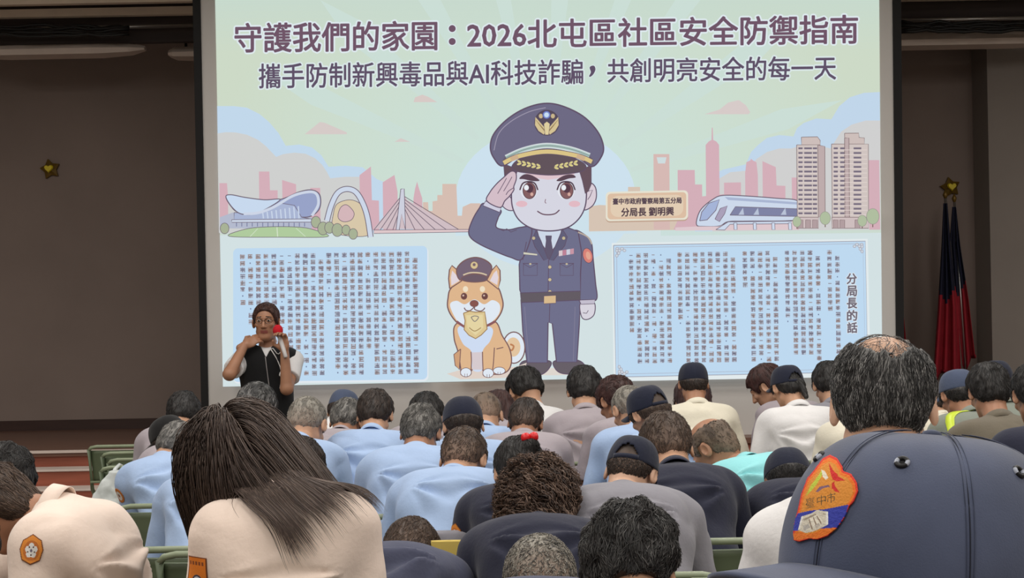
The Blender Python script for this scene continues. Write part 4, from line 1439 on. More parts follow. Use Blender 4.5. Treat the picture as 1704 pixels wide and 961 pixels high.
# ------------------------------------------------------------------ one person
SEAT = .455
def person(label, x, top, Y, w=None, yaw=0, hyaw=0, hp=None, hr=0., side=0., shirt='blue', hair=None, cap=None, skin=0, ts=1., fat=1.,
           patch=None, cat='person', h=None, neck_f=None, neck_s=0., trousers=None, capopen=True, bauble=None, epaulette=False,
           headscale=None, arm_in=.08, seed=None, detail=False, group=None, chair=True, lean=None, elbow_out=.38, hispan=None, sleeve='short', cy=None, strands=None, vest=None, hips=None):
    ppm = F / Y
    yaw, hyaw, hr, side = map(math.radians, (yaw, hyaw, hr, side))
    seed = seed if seed is not None else int(x * 7 + top * 13 + Y * 100) % 9973
    rs = np.random.RandomState(seed)
    hs = headscale or (np.clip((w or 60) / ((.186 if cap else .168 + 2 * ((hair or {}).get('t', .01) - .01)) * ppm), .9, 1.14) if w else 1.02)
    cyp = cy if cy is not None else top + .118 * hs * ppm
    T = unproj(x, cyp, Y)
    if hips is not None:
        hip_w = unproj(hips[0], 900, hips[1])
    # ---- spine
    def pose(a, ts):
        hip = np.array((0, 0, SEAT + .105))
        pts, p = [hip], hip
        ups = []
        for L, k in ((.17, .5), (.2, .95), (.145, 1.32)):
            aa = a * k
            u = np.array((math.sin(side), math.sin(aa) * math.cos(side), math.cos(aa) * math.cos(side)))
            p = p + L * ts * u
            pts.append(p); ups.append(u)
        pitch = math.radians(hp) if hp is not None else .22 + a * .75
        Hm = rot_z(hyaw) @ rot_x(-pitch) @ rot_y(hr)
        nf = math.radians(neck_f) if neck_f is not None else a * 1.1 + .2
        ns = math.radians(neck_s) + side
        nu = np.array((math.sin(ns), math.sin(nf) * math.cos(ns), math.cos(nf) * math.cos(ns)))
        N1 = pts[-1] + nu * .065
        hc = N1 + Hm @ (np.array((0, .03, .115)) * hs)
        return pts, ups, N1, Hm, hc, pitch
    a = 0.
    if lean is not None:
        a = math.radians(lean)
        for _ in range(8):
            z = pose(a, ts)[4][2]
            ts *= 1 + (T[2] - z) / .55
    else:
        lo_, hi_ = -.05, 1.35
        if pose(lo_, ts)[4][2] < T[2]:
            a = lo_
            for _ in range(8):
                ts *= 1 + (T[2] - pose(a, ts)[4][2]) / .55
        else:
            for _ in range(30):
                a = (lo_ + hi_) / 2
                if pose(a, ts)[4][2] > T[2]: lo_ = a
                else: hi_ = a
    pts, ups, N1, Hm, hc, pitch = pose(a, ts)
    Rz = rot_z(yaw)
    off = Rz @ hc
    root = thing('person', label, cat, (T[0] - off[0], T[1] - off[1], 0), yaw, group)
    # ---- joints
    S3, u2, u3 = pts[3], ups[1], ups[2]
    rgt = np.array((1., 0, 0)) - u3[0] * u3; rgt /= np.linalg.norm(rgt)
    fwd = np.cross(u3, rgt)
    shc = pts[2] + u3 * .085 * ts
    sw = .158 * fat ** .5
    limbs = []
    for s in (-1, 1):
        sh = shc + rgt * s * sw + fwd * .005
        hand = np.array((s * arm_in + rs.uniform(-.02, .02), max(.27, hc[1] + .02) if a < .9 else .42, SEAT + .2 + rs.uniform(-.01, .03)))
        if hand[1] > .5: hand[1] = .5
        el, hd = ik(sh, hand, .285, .25, np.array((s * elbow_out, -.3, -.7)))
        limbs.append((s, sh, el, hd))
    R2 = np.stack([np.array((1., 0, 0)) - u2[0] * u2, np.cross(u2, (1., 0, 0)), u2], 1)
    R2[:, 0] /= np.linalg.norm(R2[:, 0]); R2[:, 1] = np.cross(R2[:, 2], R2[:, 0])
    R3 = np.stack([rgt, fwd, u3], 1)
    hip = pts[0]
    fx = fat
    def torso(p, g):
        d = ellip(p, hip + (0, .0, -.015), (.168 * fx + g, .118 * fx + g, .115 + g))
        d = smin(d, ellip(p, pts[1] + R2[:, 1] * .02 * fx, (.15 * fx + g, .118 * fx + g, .14 * ts + g), R2), .07)
        d = smin(d, ellip(p, pts[2] - u2 * .02, (.158 * fx + g, .112 * fx + g, .165 * ts + g), R2), .06)
        d = smin(d, capsule(p, shc - rgt * .12 - fwd * .015, shc + rgt * .12 - fwd * .015, .068 + g), .06)
        d = smin(d, ellip(p, shc - rgt * .075 - fwd * .05 - u3 * .06, (.07 + g, .045 + g, .09 + g), R3), .04)
        d = smin(d, ellip(p, shc + rgt * .075 - fwd * .05 - u3 * .06, (.07 + g, .045 + g, .09 + g), R3), .04)
        tz = S3 + u3 * .0
        for s in (-1, 1):
            d = smin(d, capsule(p, tz - fwd * .008, shc + rgt * s * .13 - fwd * .01 + u3 * .012, .044 + g, .045 + g), .04)
        return d
    hipw = .085 * fx
    legs = []
    for s in (-1, 1):
        hj = hip + np.array((s * hipw, .02, -.02))
        kn = np.array((s * (hipw + .05), .42, SEAT + .045))
        an = np.array((s * (hipw + .05), .40 + rs.uniform(-.08, .04), .085))
        legs.append((s, hj, kn, an))
    bh = h or (.0115 if ppm > 600 else .014)
    def body(p):
        d = torso(p, -.012)
        d = smin(d, capsule(p, S3 - (N1 - S3) * .3, N1 + Hm @ (np.array((0, 0, .03)) * hs), .056 * hs, .054 * hs), .03)
        for s, sh, el, hd in limbs:
            d = smin(d, capsule(p, sh, el, .05, .039), .03)
            d = smin(d, capsule(p, el, hd, .038, .027), .015)
        for s, hj, kn, an in legs:
            d = smin(d, capsule(p, hj, kn, .075, .05), .02)
            d = smin(d, capsule(p, kn, an, .05, .035), .02)
        return d
    allp = np.array(pts + [N1] + [q for l in limbs for q in l[1:]])
    legp = np.array([q for l in legs for q in l[1:]])
    both = np.concatenate([allp, legp])
    V, Q = surface(body, both.min(0) - .2, both.max(0) + .2, bh, 1)
    hv, hq, hf = get_head(.0035 if ppm > 700 else .005)
    HV = hc + (hv * hs) @ Hm.T
    VV, QQ, FM = [V, HV], [Q, hq + len(V)], [np.zeros(len(Q), int), hf]
    n = len(V) + len(hv)
    for s, sh, el, hd in limbs:
        tv, tq = get_hand(.55)
        tv = tv.copy()
        tq2 = tq
        if s < 0:
            tv[:, 0] *= -1; tq2 = tq[:, ::-1]
        yv = hd - el; yv = yv / np.linalg.norm(yv) * .7 + np.array((-s * .25, .3, -.1)); yv /= np.linalg.norm(yv)
        xv = np.cross(yv, (0, 0, 1.)); xv /= np.linalg.norm(xv)
        Rh = np.stack([xv, yv, np.cross(xv, yv)], 1)
        VV.append(hd + tv @ Rh.T); QQ.append(tq2 + n); FM.append(np.zeros(len(tq), int)); n += len(tv)
    new_mesh('body', np.concatenate(VV), np.concatenate(QQ), [SKIN[skin], LIPS, EYEW, EYED], root, fmat=np.concatenate(FM))
    # ---- shirt
    sl = .72 if sleeve == 'short' else 1.
    fold = (1. if shirt not in ('navy',) else .8)
    arm_pit = [shc + rgt * s * .15 - u3 * .1 for s in (-1, 1)]
    def shirt_sdf(p):
        d = torso(p, .006)
        for s, sh, el, hd in limbs:
            ax = (el - sh); LL = np.linalg.norm(ax); ax = ax / LL
            c = capsule(p, sh, el, .06, .054 if sl < 1 else .05)
            c = np.maximum(c, (p - (sh + ax * LL * sl)) @ ax)
            d = smin(d, c, .035)
            if sl >= 1:
                fa = hd - el; fl = np.linalg.norm(fa); fa = fa / fl
                c = np.maximum(capsule(p, el, hd, .05, .036), (p - (el + fa * fl * .93)) @ fa)
                d = smin(d, c, .02)
        # creases: pulls fanning from the arm pits, drape noise across the back
        q = p @ R3
        cr = .010 * vnoise(q * np.array((7, 9, 18)) + seed) + .014 * np.abs(vnoise(q * np.array((5, 8, 9)) + 2 * seed + q[:, ::-1] * 4)) 
        for k, ap in enumerate(arm_pit):
            v = p - ap
            r = np.linalg.norm(v, axis=1)
            inw = -(v @ rgt) * (1 if k else -1)
            an_ = np.arctan2(-(v @ u3), inw)
            msk = np.clip(inw / .05, 0, 1) * np.clip(1.2 - np.abs(an_ - .55) / .7, 0, 1)
            cr = cr + .012 * np.cos(an_ * 11 + seed + k + r * 9) * np.exp(-((r - .13) / .08) ** 2) * msk
        d = d - cr * fold + .003
        d = smax(d, -capsule(p, S3 - u3 * .02, N1 + Hm @ np.array((0, 0, .05)), .057 * hs, .062 * hs), .006)
        return smax(d, hip[2] - .06 - p[:, 2], .01)
    sp = np.array(pts + [q for l in limbs for q in (l[1:3] if sl < 1 else l[1:])])
    SV, SQ = surface(shirt_sdf, sp.min(0) - .18, sp.max(0) + .18, (.008 if ppm > 600 else .0095), 1)
    sh_ob = new_mesh('shirt' if shirt not in ('navy',) else 'jacket', SV, SQ, SHIRT[shirt], root)
    # collar: stand and fold around the neck
    nu = N1 - S3; nu = nu / np.linalg.norm(nu)
    nu = nu * .55 + u3 * .45; nu /= np.linalg.norm(nu)
    cx_ = np.array((1., 0, 0)) - nu[0] * nu; cx_ /= np.linalg.norm(cx_)
    cf = np.cross(nu, cx_)
    prof = [(.0, -.01), (.001, .022), (.004, .029), (.009, .026), (.014, .008), (.019, -.012)]
    CV, CF = [], []
    NC = 48
    for i in range(NC + 1):
        q = -math.pi / 2 + 2 * math.pi * i / NC      # starts at the back
        q = math.pi / 2 + .12 + (2 * math.pi - .24) * i / NC   # opening at the front
        back = .5 - .5 * math.sin(q)
        for (r, zz) in prof:
            rr = .0605 * hs + r + .002 * math.sin(3 * q + seed)
            ctr = S3 + nu * (.012 + zz * (.55 + .45 * back) - .02 * (1 - back)) + cf * .012 * (1 - back)
            if zz < 0 and r > .01:
                ctr = ctr - nu * .028 * (1 - back)
            CV.append(ctr + rr * 1.03 * math.cos(q) * cx_ + rr * 1.12 * math.sin(q) * cf)
    k = len(prof)
    for i in range(NC):
        for j in range(k - 1):
            CF.append((i * k + j, (i + 1) * k + j, (i + 1) * k + j + 1, i * k + j + 1))
    col = new_mesh('collar', CV, CF, SHIRT[shirt], sh_ob)
    tm = col.modifiers.new('cloth_thickness', 'SOLIDIFY')
    tm.thickness = .002
    # trousers and shoes
    def tro(p):
        d = ellip(p, hip + (0, .0, -.02), (.172 * fx, .125 * fx, .112))
        for s, hj, kn, an in legs:
            d = smin(d, capsule(p, hj, kn, .09, .066), .03)
            d = smin(d, capsule(p, kn, an, .064, .055), .02)
        d = d + .006 * vnoise(p * 14 + seed)
        d = smax(d, p[:, 2] - hip[2] - .035, .01)
        return smax(d, .075 - p[:, 2], .01)
    tp = np.concatenate([legp, [hip]])
    TV, TQ = surface(tro, tp.min(0) - .17, tp.max(0) + .17, .018, 1)
    new_mesh('trousers', TV, TQ, SHIRT[trousers] if trousers else TROUSER, root)
    for s, hj, kn, an in legs:
        fdir = np.array((s * .12, 1., 0)); fdir /= np.linalg.norm(fdir)
        f0 = np.array((an[0], an[1] - .03, .045)); f1 = f0 + fdir * .19; f1[2] = .035
        fs = lambda p: smax(smin(capsule(p, f0, f1, .043, .036), capsule(p, f0, an + (0, 0, .02), .042, .045), .02), .001 - p[:, 2], .004)
        sv, sq = surface(fs, np.minimum(f0, f1) - .09, np.maximum(f0, an) + np.array((.09, .32, .09)), .012, 1)
        new_mesh('shoe', sv, sq, SHOE, root)
    # hair, cap
    if hair:
        ho = dict(hair)
        if cap: ho['cap'] = True; ho['t'] = min(ho.get('t', .012), .011)
        ns = strands if strands is not None else ho.pop('n', None) or int(np.clip(ppm * ppm * .006, 500, 5200))
        build_hair(ho, .0042 if ppm > 700 else .006, seed, ns, root, Hm, hc, hs, ppm)
    Xc = None; cap_ob = None
    if cap:
        cap_ob, Xc = build_cap(cap, root, Hm, hc, hs, opening=capopen, detail=detail, seg=240 if detail else 96)
    if bauble:
        for i, bx in enumerate((-.014, .014)):
            c = hc + Hm @ ((np.array(bauble) + (bx, 0, .003 * i)) * hs)
            bv, bq = surface(lambda p: np.linalg.norm(p - c, axis=1) - .016 + .002 * vnoise(p * 160), c - .022, c + .022, .003, 1)
            new_mesh('hair_bauble', bv, bq, RED, root)
    # sleeve patch
    def sleeve_patch(s, pw, ph, layers, along=.36, dirv=(-1, -.6, .3), name='sleeve_patch', upv=None):
        l = limbs[0] if s < 0 else limbs[1]
        ax = l[2] - l[1]; axn = ax / np.linalg.norm(ax)
        c = l[1] + ax * along
        dv = Rz.T @ np.array(dirv, float)
        dv = dv - (dv @ axn) * axn; dv /= np.linalg.norm(dv)
        up = -axn if upv is None else Rz.T @ np.array(upv, float)
        up = up - (up @ dv) * dv; up /= np.linalg.norm(up)
        xr = np.cross(up, dv)
        def place(u, v):
            P = c + dv * .16 + u[:, None] * xr + v[:, None] * up
            for _ in range(14):
                P = P - dv * np.clip(shirt_sdf(P) - .001, -.01, .05)[:, None]
            return P
        return decal_mesh(name, sh_ob, place, pw, ph, max(.0009, .7 / ppm), layers)
    if patch:
        for pt in (patch if isinstance(patch, list) else [patch]):
            sleeve_patch(**pt)
    if epaulette:
        ym = mat('gold button', lin(230, 200, 60), .3, metal=.4)
        for s in (-1, 1):
            a0 = shc + rgt * s * .155 + u3 * .02
            a1 = S3 + rgt * s * .062
            def plc(u, v):
                t_ = (u / .1 + .5)[:, None]
                P = a0 * (1 - t_) + a1 * t_ + fwd * v[:, None] + u3 * .1
                for _ in range(14):
                    P = P - u3 * np.clip(shirt_sdf(P) - .003, -.01, .05)[:, None]
                return P
            nx_, ny_ = 12, 5
            gx, gy = np.meshgrid(np.linspace(-.05, .05, nx_), np.linspace(-.02, .02, ny_), indexing='ij')
            EV = plc(gx.ravel(), gy.ravel())
            EF = [(i * ny_ + j, (i + 1) * ny_ + j, (i + 1) * ny_ + j + 1, i * ny_ + j + 1) for i in range(nx_ - 1) for j in range(ny_ - 1)]
            eo = new_mesh('epaulette', EV, EF, SHIRT[shirt], sh_ob)
            mm = eo.modifiers.new('cloth_thickness', 'SOLIDIFY'); mm.thickness, mm.offset = .004, 1
            b = plc(np.array([.038]), np.array([0.]))[0]
            MB().tube([b, b + u3 * .005, b + u3 * .008], [.009, .008, .003], 12).build('epaulette_button', ym if epaulette == 'gold' else METAL, sh_ob, smooth=True)
    info = dict(root=root, hc=hc, Hm=Hm, hs=hs, shirt=shirt_sdf, shirt_ob=sh_ob, Rz=Rz, cap=cap_ob, Xc=Xc, T=T, limbs=limbs, S3=S3, fwd=fwd, u3=u3, rgt=rgt, shc=shc, a=a, ts=ts, ppm=ppm, seed=seed)
    if chair:
        put_chair(root.location.x, root.location.y, yaw, label)
    return info

# ------------------------------------------------------------------ folding chairs
def make_chair(label):
    t = thing('folding_chair', label, 'chair', (0, 0, 0), 0, 'olive folding chairs')
    # backrest panel with pressed rectangle, slightly curved
    V, Fc = [], []
    nx_, nz_ = 14, 10
    for i in range(nx_ + 1):
        for j in range(nz_ + 1):
            u, v = -1 + 2 * i / nx_, j / nz_
            emb = .004 if (abs(u) < .72 and .22 < v < .78) else 0
            V.append((u * .193, -.185 - .012 * (1 - u * u) - .05 * v - emb, .6 + .19 * v))
    for i in range(nx_):
        for j in range(nz_):
            a = i * (nz_ + 1) + j
            Fc.append((a, a + nz_ + 1, a + nz_ + 2, a + 1))
    o = new_mesh('backrest', V, Fc, OLIVE, t)
    s = o.modifiers.new('sheet_thickness', 'SOLIDIFY'); s.thickness = .012
    # back frame: inverted U that runs on into the front legs
    for sx in (-1, 1):
        MB().tube([(sx * .2, -.245, .80), (sx * .205, -.17, .55), (sx * .208, .02, .36), (sx * .21, .24, .012)], .0125, 10).build('leg', OLIVE, t, smooth=True)
        MB().tube([(sx * .185, .14, .44), (sx * .188, -.04, .25), (sx * .19, -.22, .012)], .0115, 10).build('leg', OLIVE, t, smooth=True)
    MB().tube([(-.2, -.245, .795), (-.185, -.25, .812), (-.15, -.252, .819), (.15, -.252, .819), (.185, -.25, .812), (.2, -.245, .795)], .0105, 10).build('top_rail', OLIVE_EDGE, t, smooth=True)
    MB().tube([(-.206, -.2, .595), (.206, -.2, .595)], .008, 8).build('lower_rail', OLIVE_EDGE, t, smooth=True)
    MB().tube([(-.19, -.19, .06), (.19, -.19, .06)], .009, 8).build('stretcher', OLIVE, t, smooth=True)
    MB().tube([(-.21, .2, .07), (.21, .2, .07)], .009, 8).build('stretcher', OLIVE, t, smooth=True)
    MB().box((-.195, -.17, .432), (.195, .22, .45)).build('seat', OLIVE, t, bevel=.006)
    return t
CHAIR = [None]
def copy_tree(o, parent=None):
    c = o.copy()
    COL.objects.link(c)
    if parent is not None:
        c.parent = parent
    for ch in list(o.children):
        copy_tree(ch, c)
    return c
def put_chair(x, y, rz, who, label=None):
    label = label or 'olive chair under the ' + ' '.join(who.split()[:12])
    if CHAIR[0] is None:
        CHAIR[0] = make_chair(label)
        c = CHAIR[0]
    else:
        c = copy_tree(CHAIR[0])
    c.location = (x, y, 0)
    c.rotation_euler = (0, 0, rz)
    c['label'] = label
    return c
# ------------------------------------------------------------------ the audience
def H_(col, **k):
    d = dict(col=col); d.update(k); return d
short_black = H_(BLACK, t=.013, len=.03)
short_dark = H_(DBROWN, t=.012, len=.028)
buzz = lambda c, **k: H_(c, t=.006, len=.012, lift=.003, mess=.6, fade=.55, **k)

P = {}
# far rows
P['A'] = person('person with glossy black hair farthest left beside dark stage', 305, 657, 7.5, w=54, shirt='lav', hair=H_(BLACK, t=.016, len=.035), yaw=5)
P['B'] = person('person in lavender shirt and black cap at left aisle end', 284, 695, 6.7, w=52, shirt='lav', hair=short_dark, cap='black', hyaw=55, capopen=False, yaw=8, hispan=0)
P['H'] = person('person with dark greying hair just below the speaker', 426, 642, 7.0, w=58, shirt='white', hair=H_(SALT, t=.013, len=.03, w=(.5, .35, .1, .05)), hyaw=-35)
P['K'] = person('person in slate cap and white shirt left of the dark-haired man', 571, 652, 8.1, w=54, shirt='white', hair=short_dark, cap='slate', hyaw=-15, capopen=False)
P['L'] = person('grey-haired person in lavender shirt in front of slate cap', 577, 667, 7.3, w=54, shirt='lav', hair=H_(GREY, t=.012, len=.028), skin=1, hyaw=-10)
P['N'] = person('black-haired person behind the grey-haired man in blue shirt', 709, 658, 7.7, w=58, shirt='lav', hair=H_(BLACK, t=.014, len=.03))
P['R'] = person('long dark red-brown haired person partly behind a shaved head', 829, 655, 7.9, w=56, shirt='lav', hair=H_(RBROWN, t=.016, long=.12, len=.09, grav=1.0, mess=.15))
P['Q'] = person('person with shaved tan head in blue shirt', 808, 655, 7.1, w=52, shirt='blue', hair=H_(TANBUZZ, t=.004, len=.008, lift=.002, fade=.7, n=400), skin=0)
P['U'] = person('person in white shirt with black bowl-cut hair below officer drawing', 874, 617, 8.3, w=57, shirt='white', hair=H_(BLACK, t=.018, len=.05, low=.03, grav=.6), hyaw=25)
P['X'] = person('broad person in lavender shirt with thick black hair', 972, 615, 7.5, w=57, shirt='lav', hair=H_(BLACK, t=.016, len=.035), fat=1.12)
P['BW'] = person('person with long reddish hair hidden behind a dark cap', 1153, 634, 8.4, w=62, shirt='lav', hair=H_(RBROWN, t=.02, long=.1, len=.09, grav=1.0))
P['C2'] = person('person with long dark red hair turned left beside navy cap', 1277, 611, 8.35, w=52, shirt='lav', hair=H_(RBROWN, t=.016, long=.12, len=.09, grav=1.0, mess=.15), hyaw=50, yaw=15)
P['EE'] = person('black-haired person in grey shirt left of the big balding head', 1380, 607, 7.75, w=54, shirt='grey', hair=H_(BLACK, t=.015, len=.035))
# middle rows
P['V'] = person('person with dark brown hair in lavender shirt, middle of hall', 874, 667, 6.6, w=57, shirt='lav', hair=H_(DBROWN, t=.012, len=.03, fade=.3), skin=1, hr=6)
P['Y'] = person('person with dark reddish curly hair in grey shirt', 1026, 631, 6.9, w=58, shirt='lav', hair=H_(RBROWN, t=.014, len=.03, mess=.8, amp=.5), hyaw=30, skin=1)
P['Z'] = person('person with pale cropped hair in light blue shirt', 1048, 645, 6.35, w=54, shirt='blue', hair=buzz(LGREY), hyaw=20)
P['BB'] = person('person in cream shirt with upright dark navy cap', 1154, 606, 7.5, w=53, shirt='cream', hair=short_dark, cap='navy', capopen=False, skin=1)
P['DD'] = person('ponytailed person in navy cap and white shirt', 1311, 611, 7.3, w=56, shirt='white', hair=H_(BLACK, t=.012, len=.03, tail=(.02, -.105, -.02, .1)), cap='navy', hyaw=18)
P['FF'] = person('person in cream shirt hidden behind the big balding head', 1418, 632, 6.7, w=60, shirt='cream', hair=short_dark)
P['I'] = person('person with pale grey cropped hair in blue shirt at left', 510, 664, 6.3, w=62, shirt='blue', hair=buzz(LGREY, w=(.35, .25, .1, .3)), hyaw=-8, fat=1.1)
P['M'] = person('dark-haired person in light blue shirt looking straight down', 624, 653, 6.6, w=59, shirt='blue', hair=H_(DBROWN, t=.013, len=.03), fat=1.1)
P['O'] = person('person with wavy grey hair in light blue shirt', 700, 678, 5.6, w=66, shirt='blue', hair=H_(GREY, t=.013, len=.035, mess=.5, w=(.35, .25, .15, .25)), hyaw=-6, skin=1, fat=1.1)
P['PC'] = person('person in navy cap and blue shirt beside shaved head', 771, 665, 6.05, w=72, shirt='blue', hair=short_dark, cap='navy', capopen=False, hyaw=10)
P['AA'] = person('person in navy cap bowing left, in blue shirt', 1081, 646, 5.8, w=67, shirt='blue', hair=H_(BROWN, t=.01, len=.02), cap='navy', hyaw=28, hr=-8, skin=0)
P['J'] = person('person with dark brown hair in grey shirt, face right', 497, 734, 5.3, w=56, shirt='lav', hair=H_(DBROWN, t=.015, len=.05), hyaw=-30)
P['CC'] = person('grey-haired person in light blue uniform shirt left of long hair', 295, 706, 6.1, w=54, shirt='blue', hair=H_(GREY, t=.011, len=.025), side=-18, hyaw=-25, fat=.88,
                 patch=dict(s=-1, pw=.055, ph=.065, layers=PATCH_SMALL, dirv=(-.8, -.9, .2), along=.08))
P['D'] = person('person in light blue short sleeves behind the long-haired person', 380, 724, 4.95, w=76, shirt='blue', hair=short_black, side=-2, fat=.98)
P['T'] = person('broad bowed person in light blue shirt at centre front', 771, 716, 5.1, w=73, shirt='blue', hair=H_(BROWN, t=.009, len=.02, fade=.75, mess=.5), hyaw=-14, skin=0, fat=1.22)
P['II'] = person('person with dark cropped hair in navy work shirt', 1109, 692, 4.9, w=84, shirt='navy', hair=H_(BROWN, t=.01, len=.022, fade=.4), hyaw=6, skin=0, fat=1.12)
P['JJ'] = person('balding person in turquoise shirt bent over to the left', 1186, 699, 5.5, w=66, shirt='turq', hair=buzz(TANBUZZ, bald=(.0, .066, .1), n=500), yaw=8, hyaw=48, hp=38, neck_s=-24, side=-8, skin=1, fat=1.1)
P['HH'] = person('person in navy cap and grey uniform shirt in front', 1050, 732, 4.3, w=86, shirt='grey', hair=buzz(DBROWN, ), cap='navy', hyaw=-16, hr=6, skin=2, fat=1.16)
P['KK'] = person('person in navy jacket with red bauble in tied hair', 865, 733, 4.6, w=82, shirt='navy', hair=H_(BLACK, t=.011, len=.05, bun=(.03, -.105, .03)), bauble=(.032, -.128, .052), hyaw=6, epaulette='silver',
                 patch=dict(s=-1, pw=.06, ph=.07, layers=PATCH_SHIELD, dirv=(-1, -.8, .1), along=.22), sleeve='long')
P['LL'] = person('person with big brown curls in navy jacket', 895, 790, 4.0, w=100, shirt='navy', hair=H_([(.08, .048, .035), (.13, .08, .058), (.2, .13, .095), (.04, .025, .02)], t=.03, amp=.5, freq=28, curl=.010, len=.07, steps=16, n=1500, lift=.018, mess=.7, long=.05, r=.0024), epaulette='gold', headscale=.93, sleeve='long')
P['MM'] = person('person bent far forward with thinning brown hair', 683, 867, 3.95, w=92, shirt='navygrey', hair=H_(BROWN, t=.008, len=.03, fade=.4, bald=(-.02, .03, .05)), yaw=-6, skin=0, fat=.92, elbow_out=.2)
P['VV'] = person('person in dark navy cap bent low under white shirt', 1313, 751, 5.0, w=84, shirt='navy', hair=short_black, cap='navy', capopen=False, skin=1)
P['PP'] = person('person in slate blue cap with lime shoulder stripe', 1596, 619, 6.75, w=64, shirt='greygreen', hair=short_black, cap='slate', capopen=False, hyaw=8, skin=1)
P['RR'] = person('person in navy cap peeking out above thick black hair', 1658, 604, 7.2, w=60, shirt='greygreen', hair=short_black, cap='navy', capopen=False)
P['QQ'] = person('person with thick black hair in olive-brown shirt at right', 1645, 612, 5.9, w=67, shirt='olive', hair=H_(BLACK, t=.017, len=.045, wave=.5), skin=1, fat=1.12)
P['SS'] = person('black-haired person in navy jacket at right picture edge', 1722, 612, 5.2, w=68, shirt='navy', hair=short_black, skin=1)
P['UU'] = person('dark-haired person in cream shirt right of the big balding head', 1551, 640, 7.4, w=58, shirt='cream', hair=H_(DBROWN, t=.016, len=.05))
# front rows
P['NN'] = person('grey crew-cut person at the bottom centre edge', 899, 897, 3.3, w=120, shirt='navygrey', hair=buzz(LGREY + [(.06, .055, .05)] * 2, amp=.2))
P['OO'] = person('person with wavy jet-black hair at the bottom edge', 1050, 858, 2.65, w=152, shirt='navygrey', hair=H_(SALT[:2] + BLACK + [(.12, .115, .11)], t=.02, amp=.55, freq=30, len=.055, wave=1.8, mess=.3, lift=.008, n=3600, r=.0012), seed=5)
P['GG'] = person('large balding person in white shirt behind the nearest cap', 1470, 566, 2.45, w=163, shirt='white', hair=H_(SALT, t=.010, len=.026, bald3=(.004, -.05, .112, .06, .088, .082), low=.012, mess=.2, n=6000, w=(.36, .34, .18, .12), wave=.7, amp=.3, r=.0008), lean=8, hp=25, fat=1.3, skin=2, yaw=-13)
P['E'] = person('person in beige uniform with round orange badge bending left', -20, 772, 3.35, w=100, shirt='beige', hair=H_(BROWN, t=.018, len=.07, amp=.6, freq=30, long=.03, grav=.6), yaw=82, hyaw=-6, hp=68, neck_f=82, fat=.82, skin=1,
                patch=dict(s=-1, pw=.052, ph=.066, layers=PATCH_SHIELD, dirv=(.1, -1, .25), along=.02))
P['FK'] = person('black curly haired person behind beige uniform at left edge', 4, 750, 3.95, w=100, shirt='beige', hair=H_(BLACK, t=.016, amp=.6, freq=30, len=.04, wave=2), yaw=10, side=28)
P['G'] = person('black-haired person cut off at the lower left corner', -86, 838, 2.55, w=150, shirt='beige', hair=H_(BLACK, t=.015, len=.05), yaw=15)

# the long-haired person
P['W'] = W_ = person('person with long brown hair in beige uniform shirt', 400, 662, 3.25, w=140, cy=778, elbow_out=.2, shirt='beige', hair=H_(BROWN, t=.014, len=.05, amp=.2, n=200), strands=200, lean=12, hp=40, neck_f=60, neck_s=-58, side=-2, hr=-20, hyaw=14,
                     fat=.86, skin=2, seed=77, headscale=.99, patch=dict(s=-1, pw=.068, ph=.068, layers=PATCH_BAR, dirv=(-.45, -1, .15), along=.26))
def long_hair(info, n=9000, L=.33):
    rs = np.random.RandomState(4)
    hc, Hm, hs = info['hc'], info['Hm'], info['hs']
    cr = lambda p: cranium((p - hc) @ Hm / hs) * hs
    nk = info['S3'] + info['u3'] * .01
    coll = lambda q: np.minimum(info['shirt'](q), capsule(q, nk, nk + info['u3'] * .01, .058))
    o = dict(t=.01)
    f = lambda p: smax(cranium(p) - .01, hair_region(p, o), .006)
    V, Q = surface(f, (-.11, -.13, -.1), (.11, .12, .15), .006, 1)
    V = V[hair_region(V, o) < .004]
    root = V[rs.randint(0, len(V), n)] + rs.normal(0, .003, (n, 3))
    part = np.array((.0, .02, .125))
    d0 = root - part
    d0[:, 0] += np.sign(root[:, 0]) * .03
    d0 /= np.linalg.norm(d0, axis=1, keepdims=True)
    p = hc + (root * hs) @ Hm.T
    d = d0 @ Hm.T
    S = 26
    Pp = np.zeros((n, S, 3))
    Ls = L * rs.uniform(.7, 1.06, n)
    lay = rs.uniform(.0, .02, n)
    rx = np.clip((p[:, 0] - hc[0]) / .07, -1, 1)          # which side of the head the root is on, in the hall
    rt = np.clip((rx + .15) * 2, 0, 1)
    bx = .08 + .72 * rt
    by = .9 - 1.15 * rt
    Ls = Ls * (1 - .12 * rt)
    for s in range(S):
        e, nn = grad(cr, p, .004)
        p = p + nn * np.clip(lay + .004 - e, 0, .03)[:, None]
        e2, n2 = grad(coll, p, .004)
        p = p + n2 * (np.clip(lay * .7 + .003 - e2, 0, .03) * (rt > .35))[:, None]
        Pp[:, s] = p
        g = np.stack([bx, by, -np.ones(n)], 1) + .08 * np.stack([vnoise(p * np.array((30, 30, 8)) + 9 * k) for k in range(3)], 1) + rs.normal(0, .05, (n, 3))
        k = min(.5, .08 + .03 * s)
        d = d * (1 - k) + g * k
        d -= (np.minimum((d * nn).sum(1), 0) * (e < .03))[:, None] * nn
        d -= (np.minimum((d * n2).sum(1), 0) * (e2 < .02) * (rt > .35))[:, None] * n2
        d /= np.linalg.norm(d, axis=1, keepdims=True) + 1e-9
        p = p + d * (Ls / S)[:, None]
    TV, TF, per = tubes(Pp, np.full(n, .0011) * rs.uniform(.7, 1.3, n))
    cols = np.array([(.055, .036, .03), (.075, .05, .04), (.1, .068, .055), (.14, .098, .078)])
    tc = np.repeat(cols[rs.choice(4, n, p=(.25, .35, .28, .12))], per, axis=0)
    new_mesh('long_hair', TV, TF, HAIR, info['root'], tone=tc)
long_hair(W_)

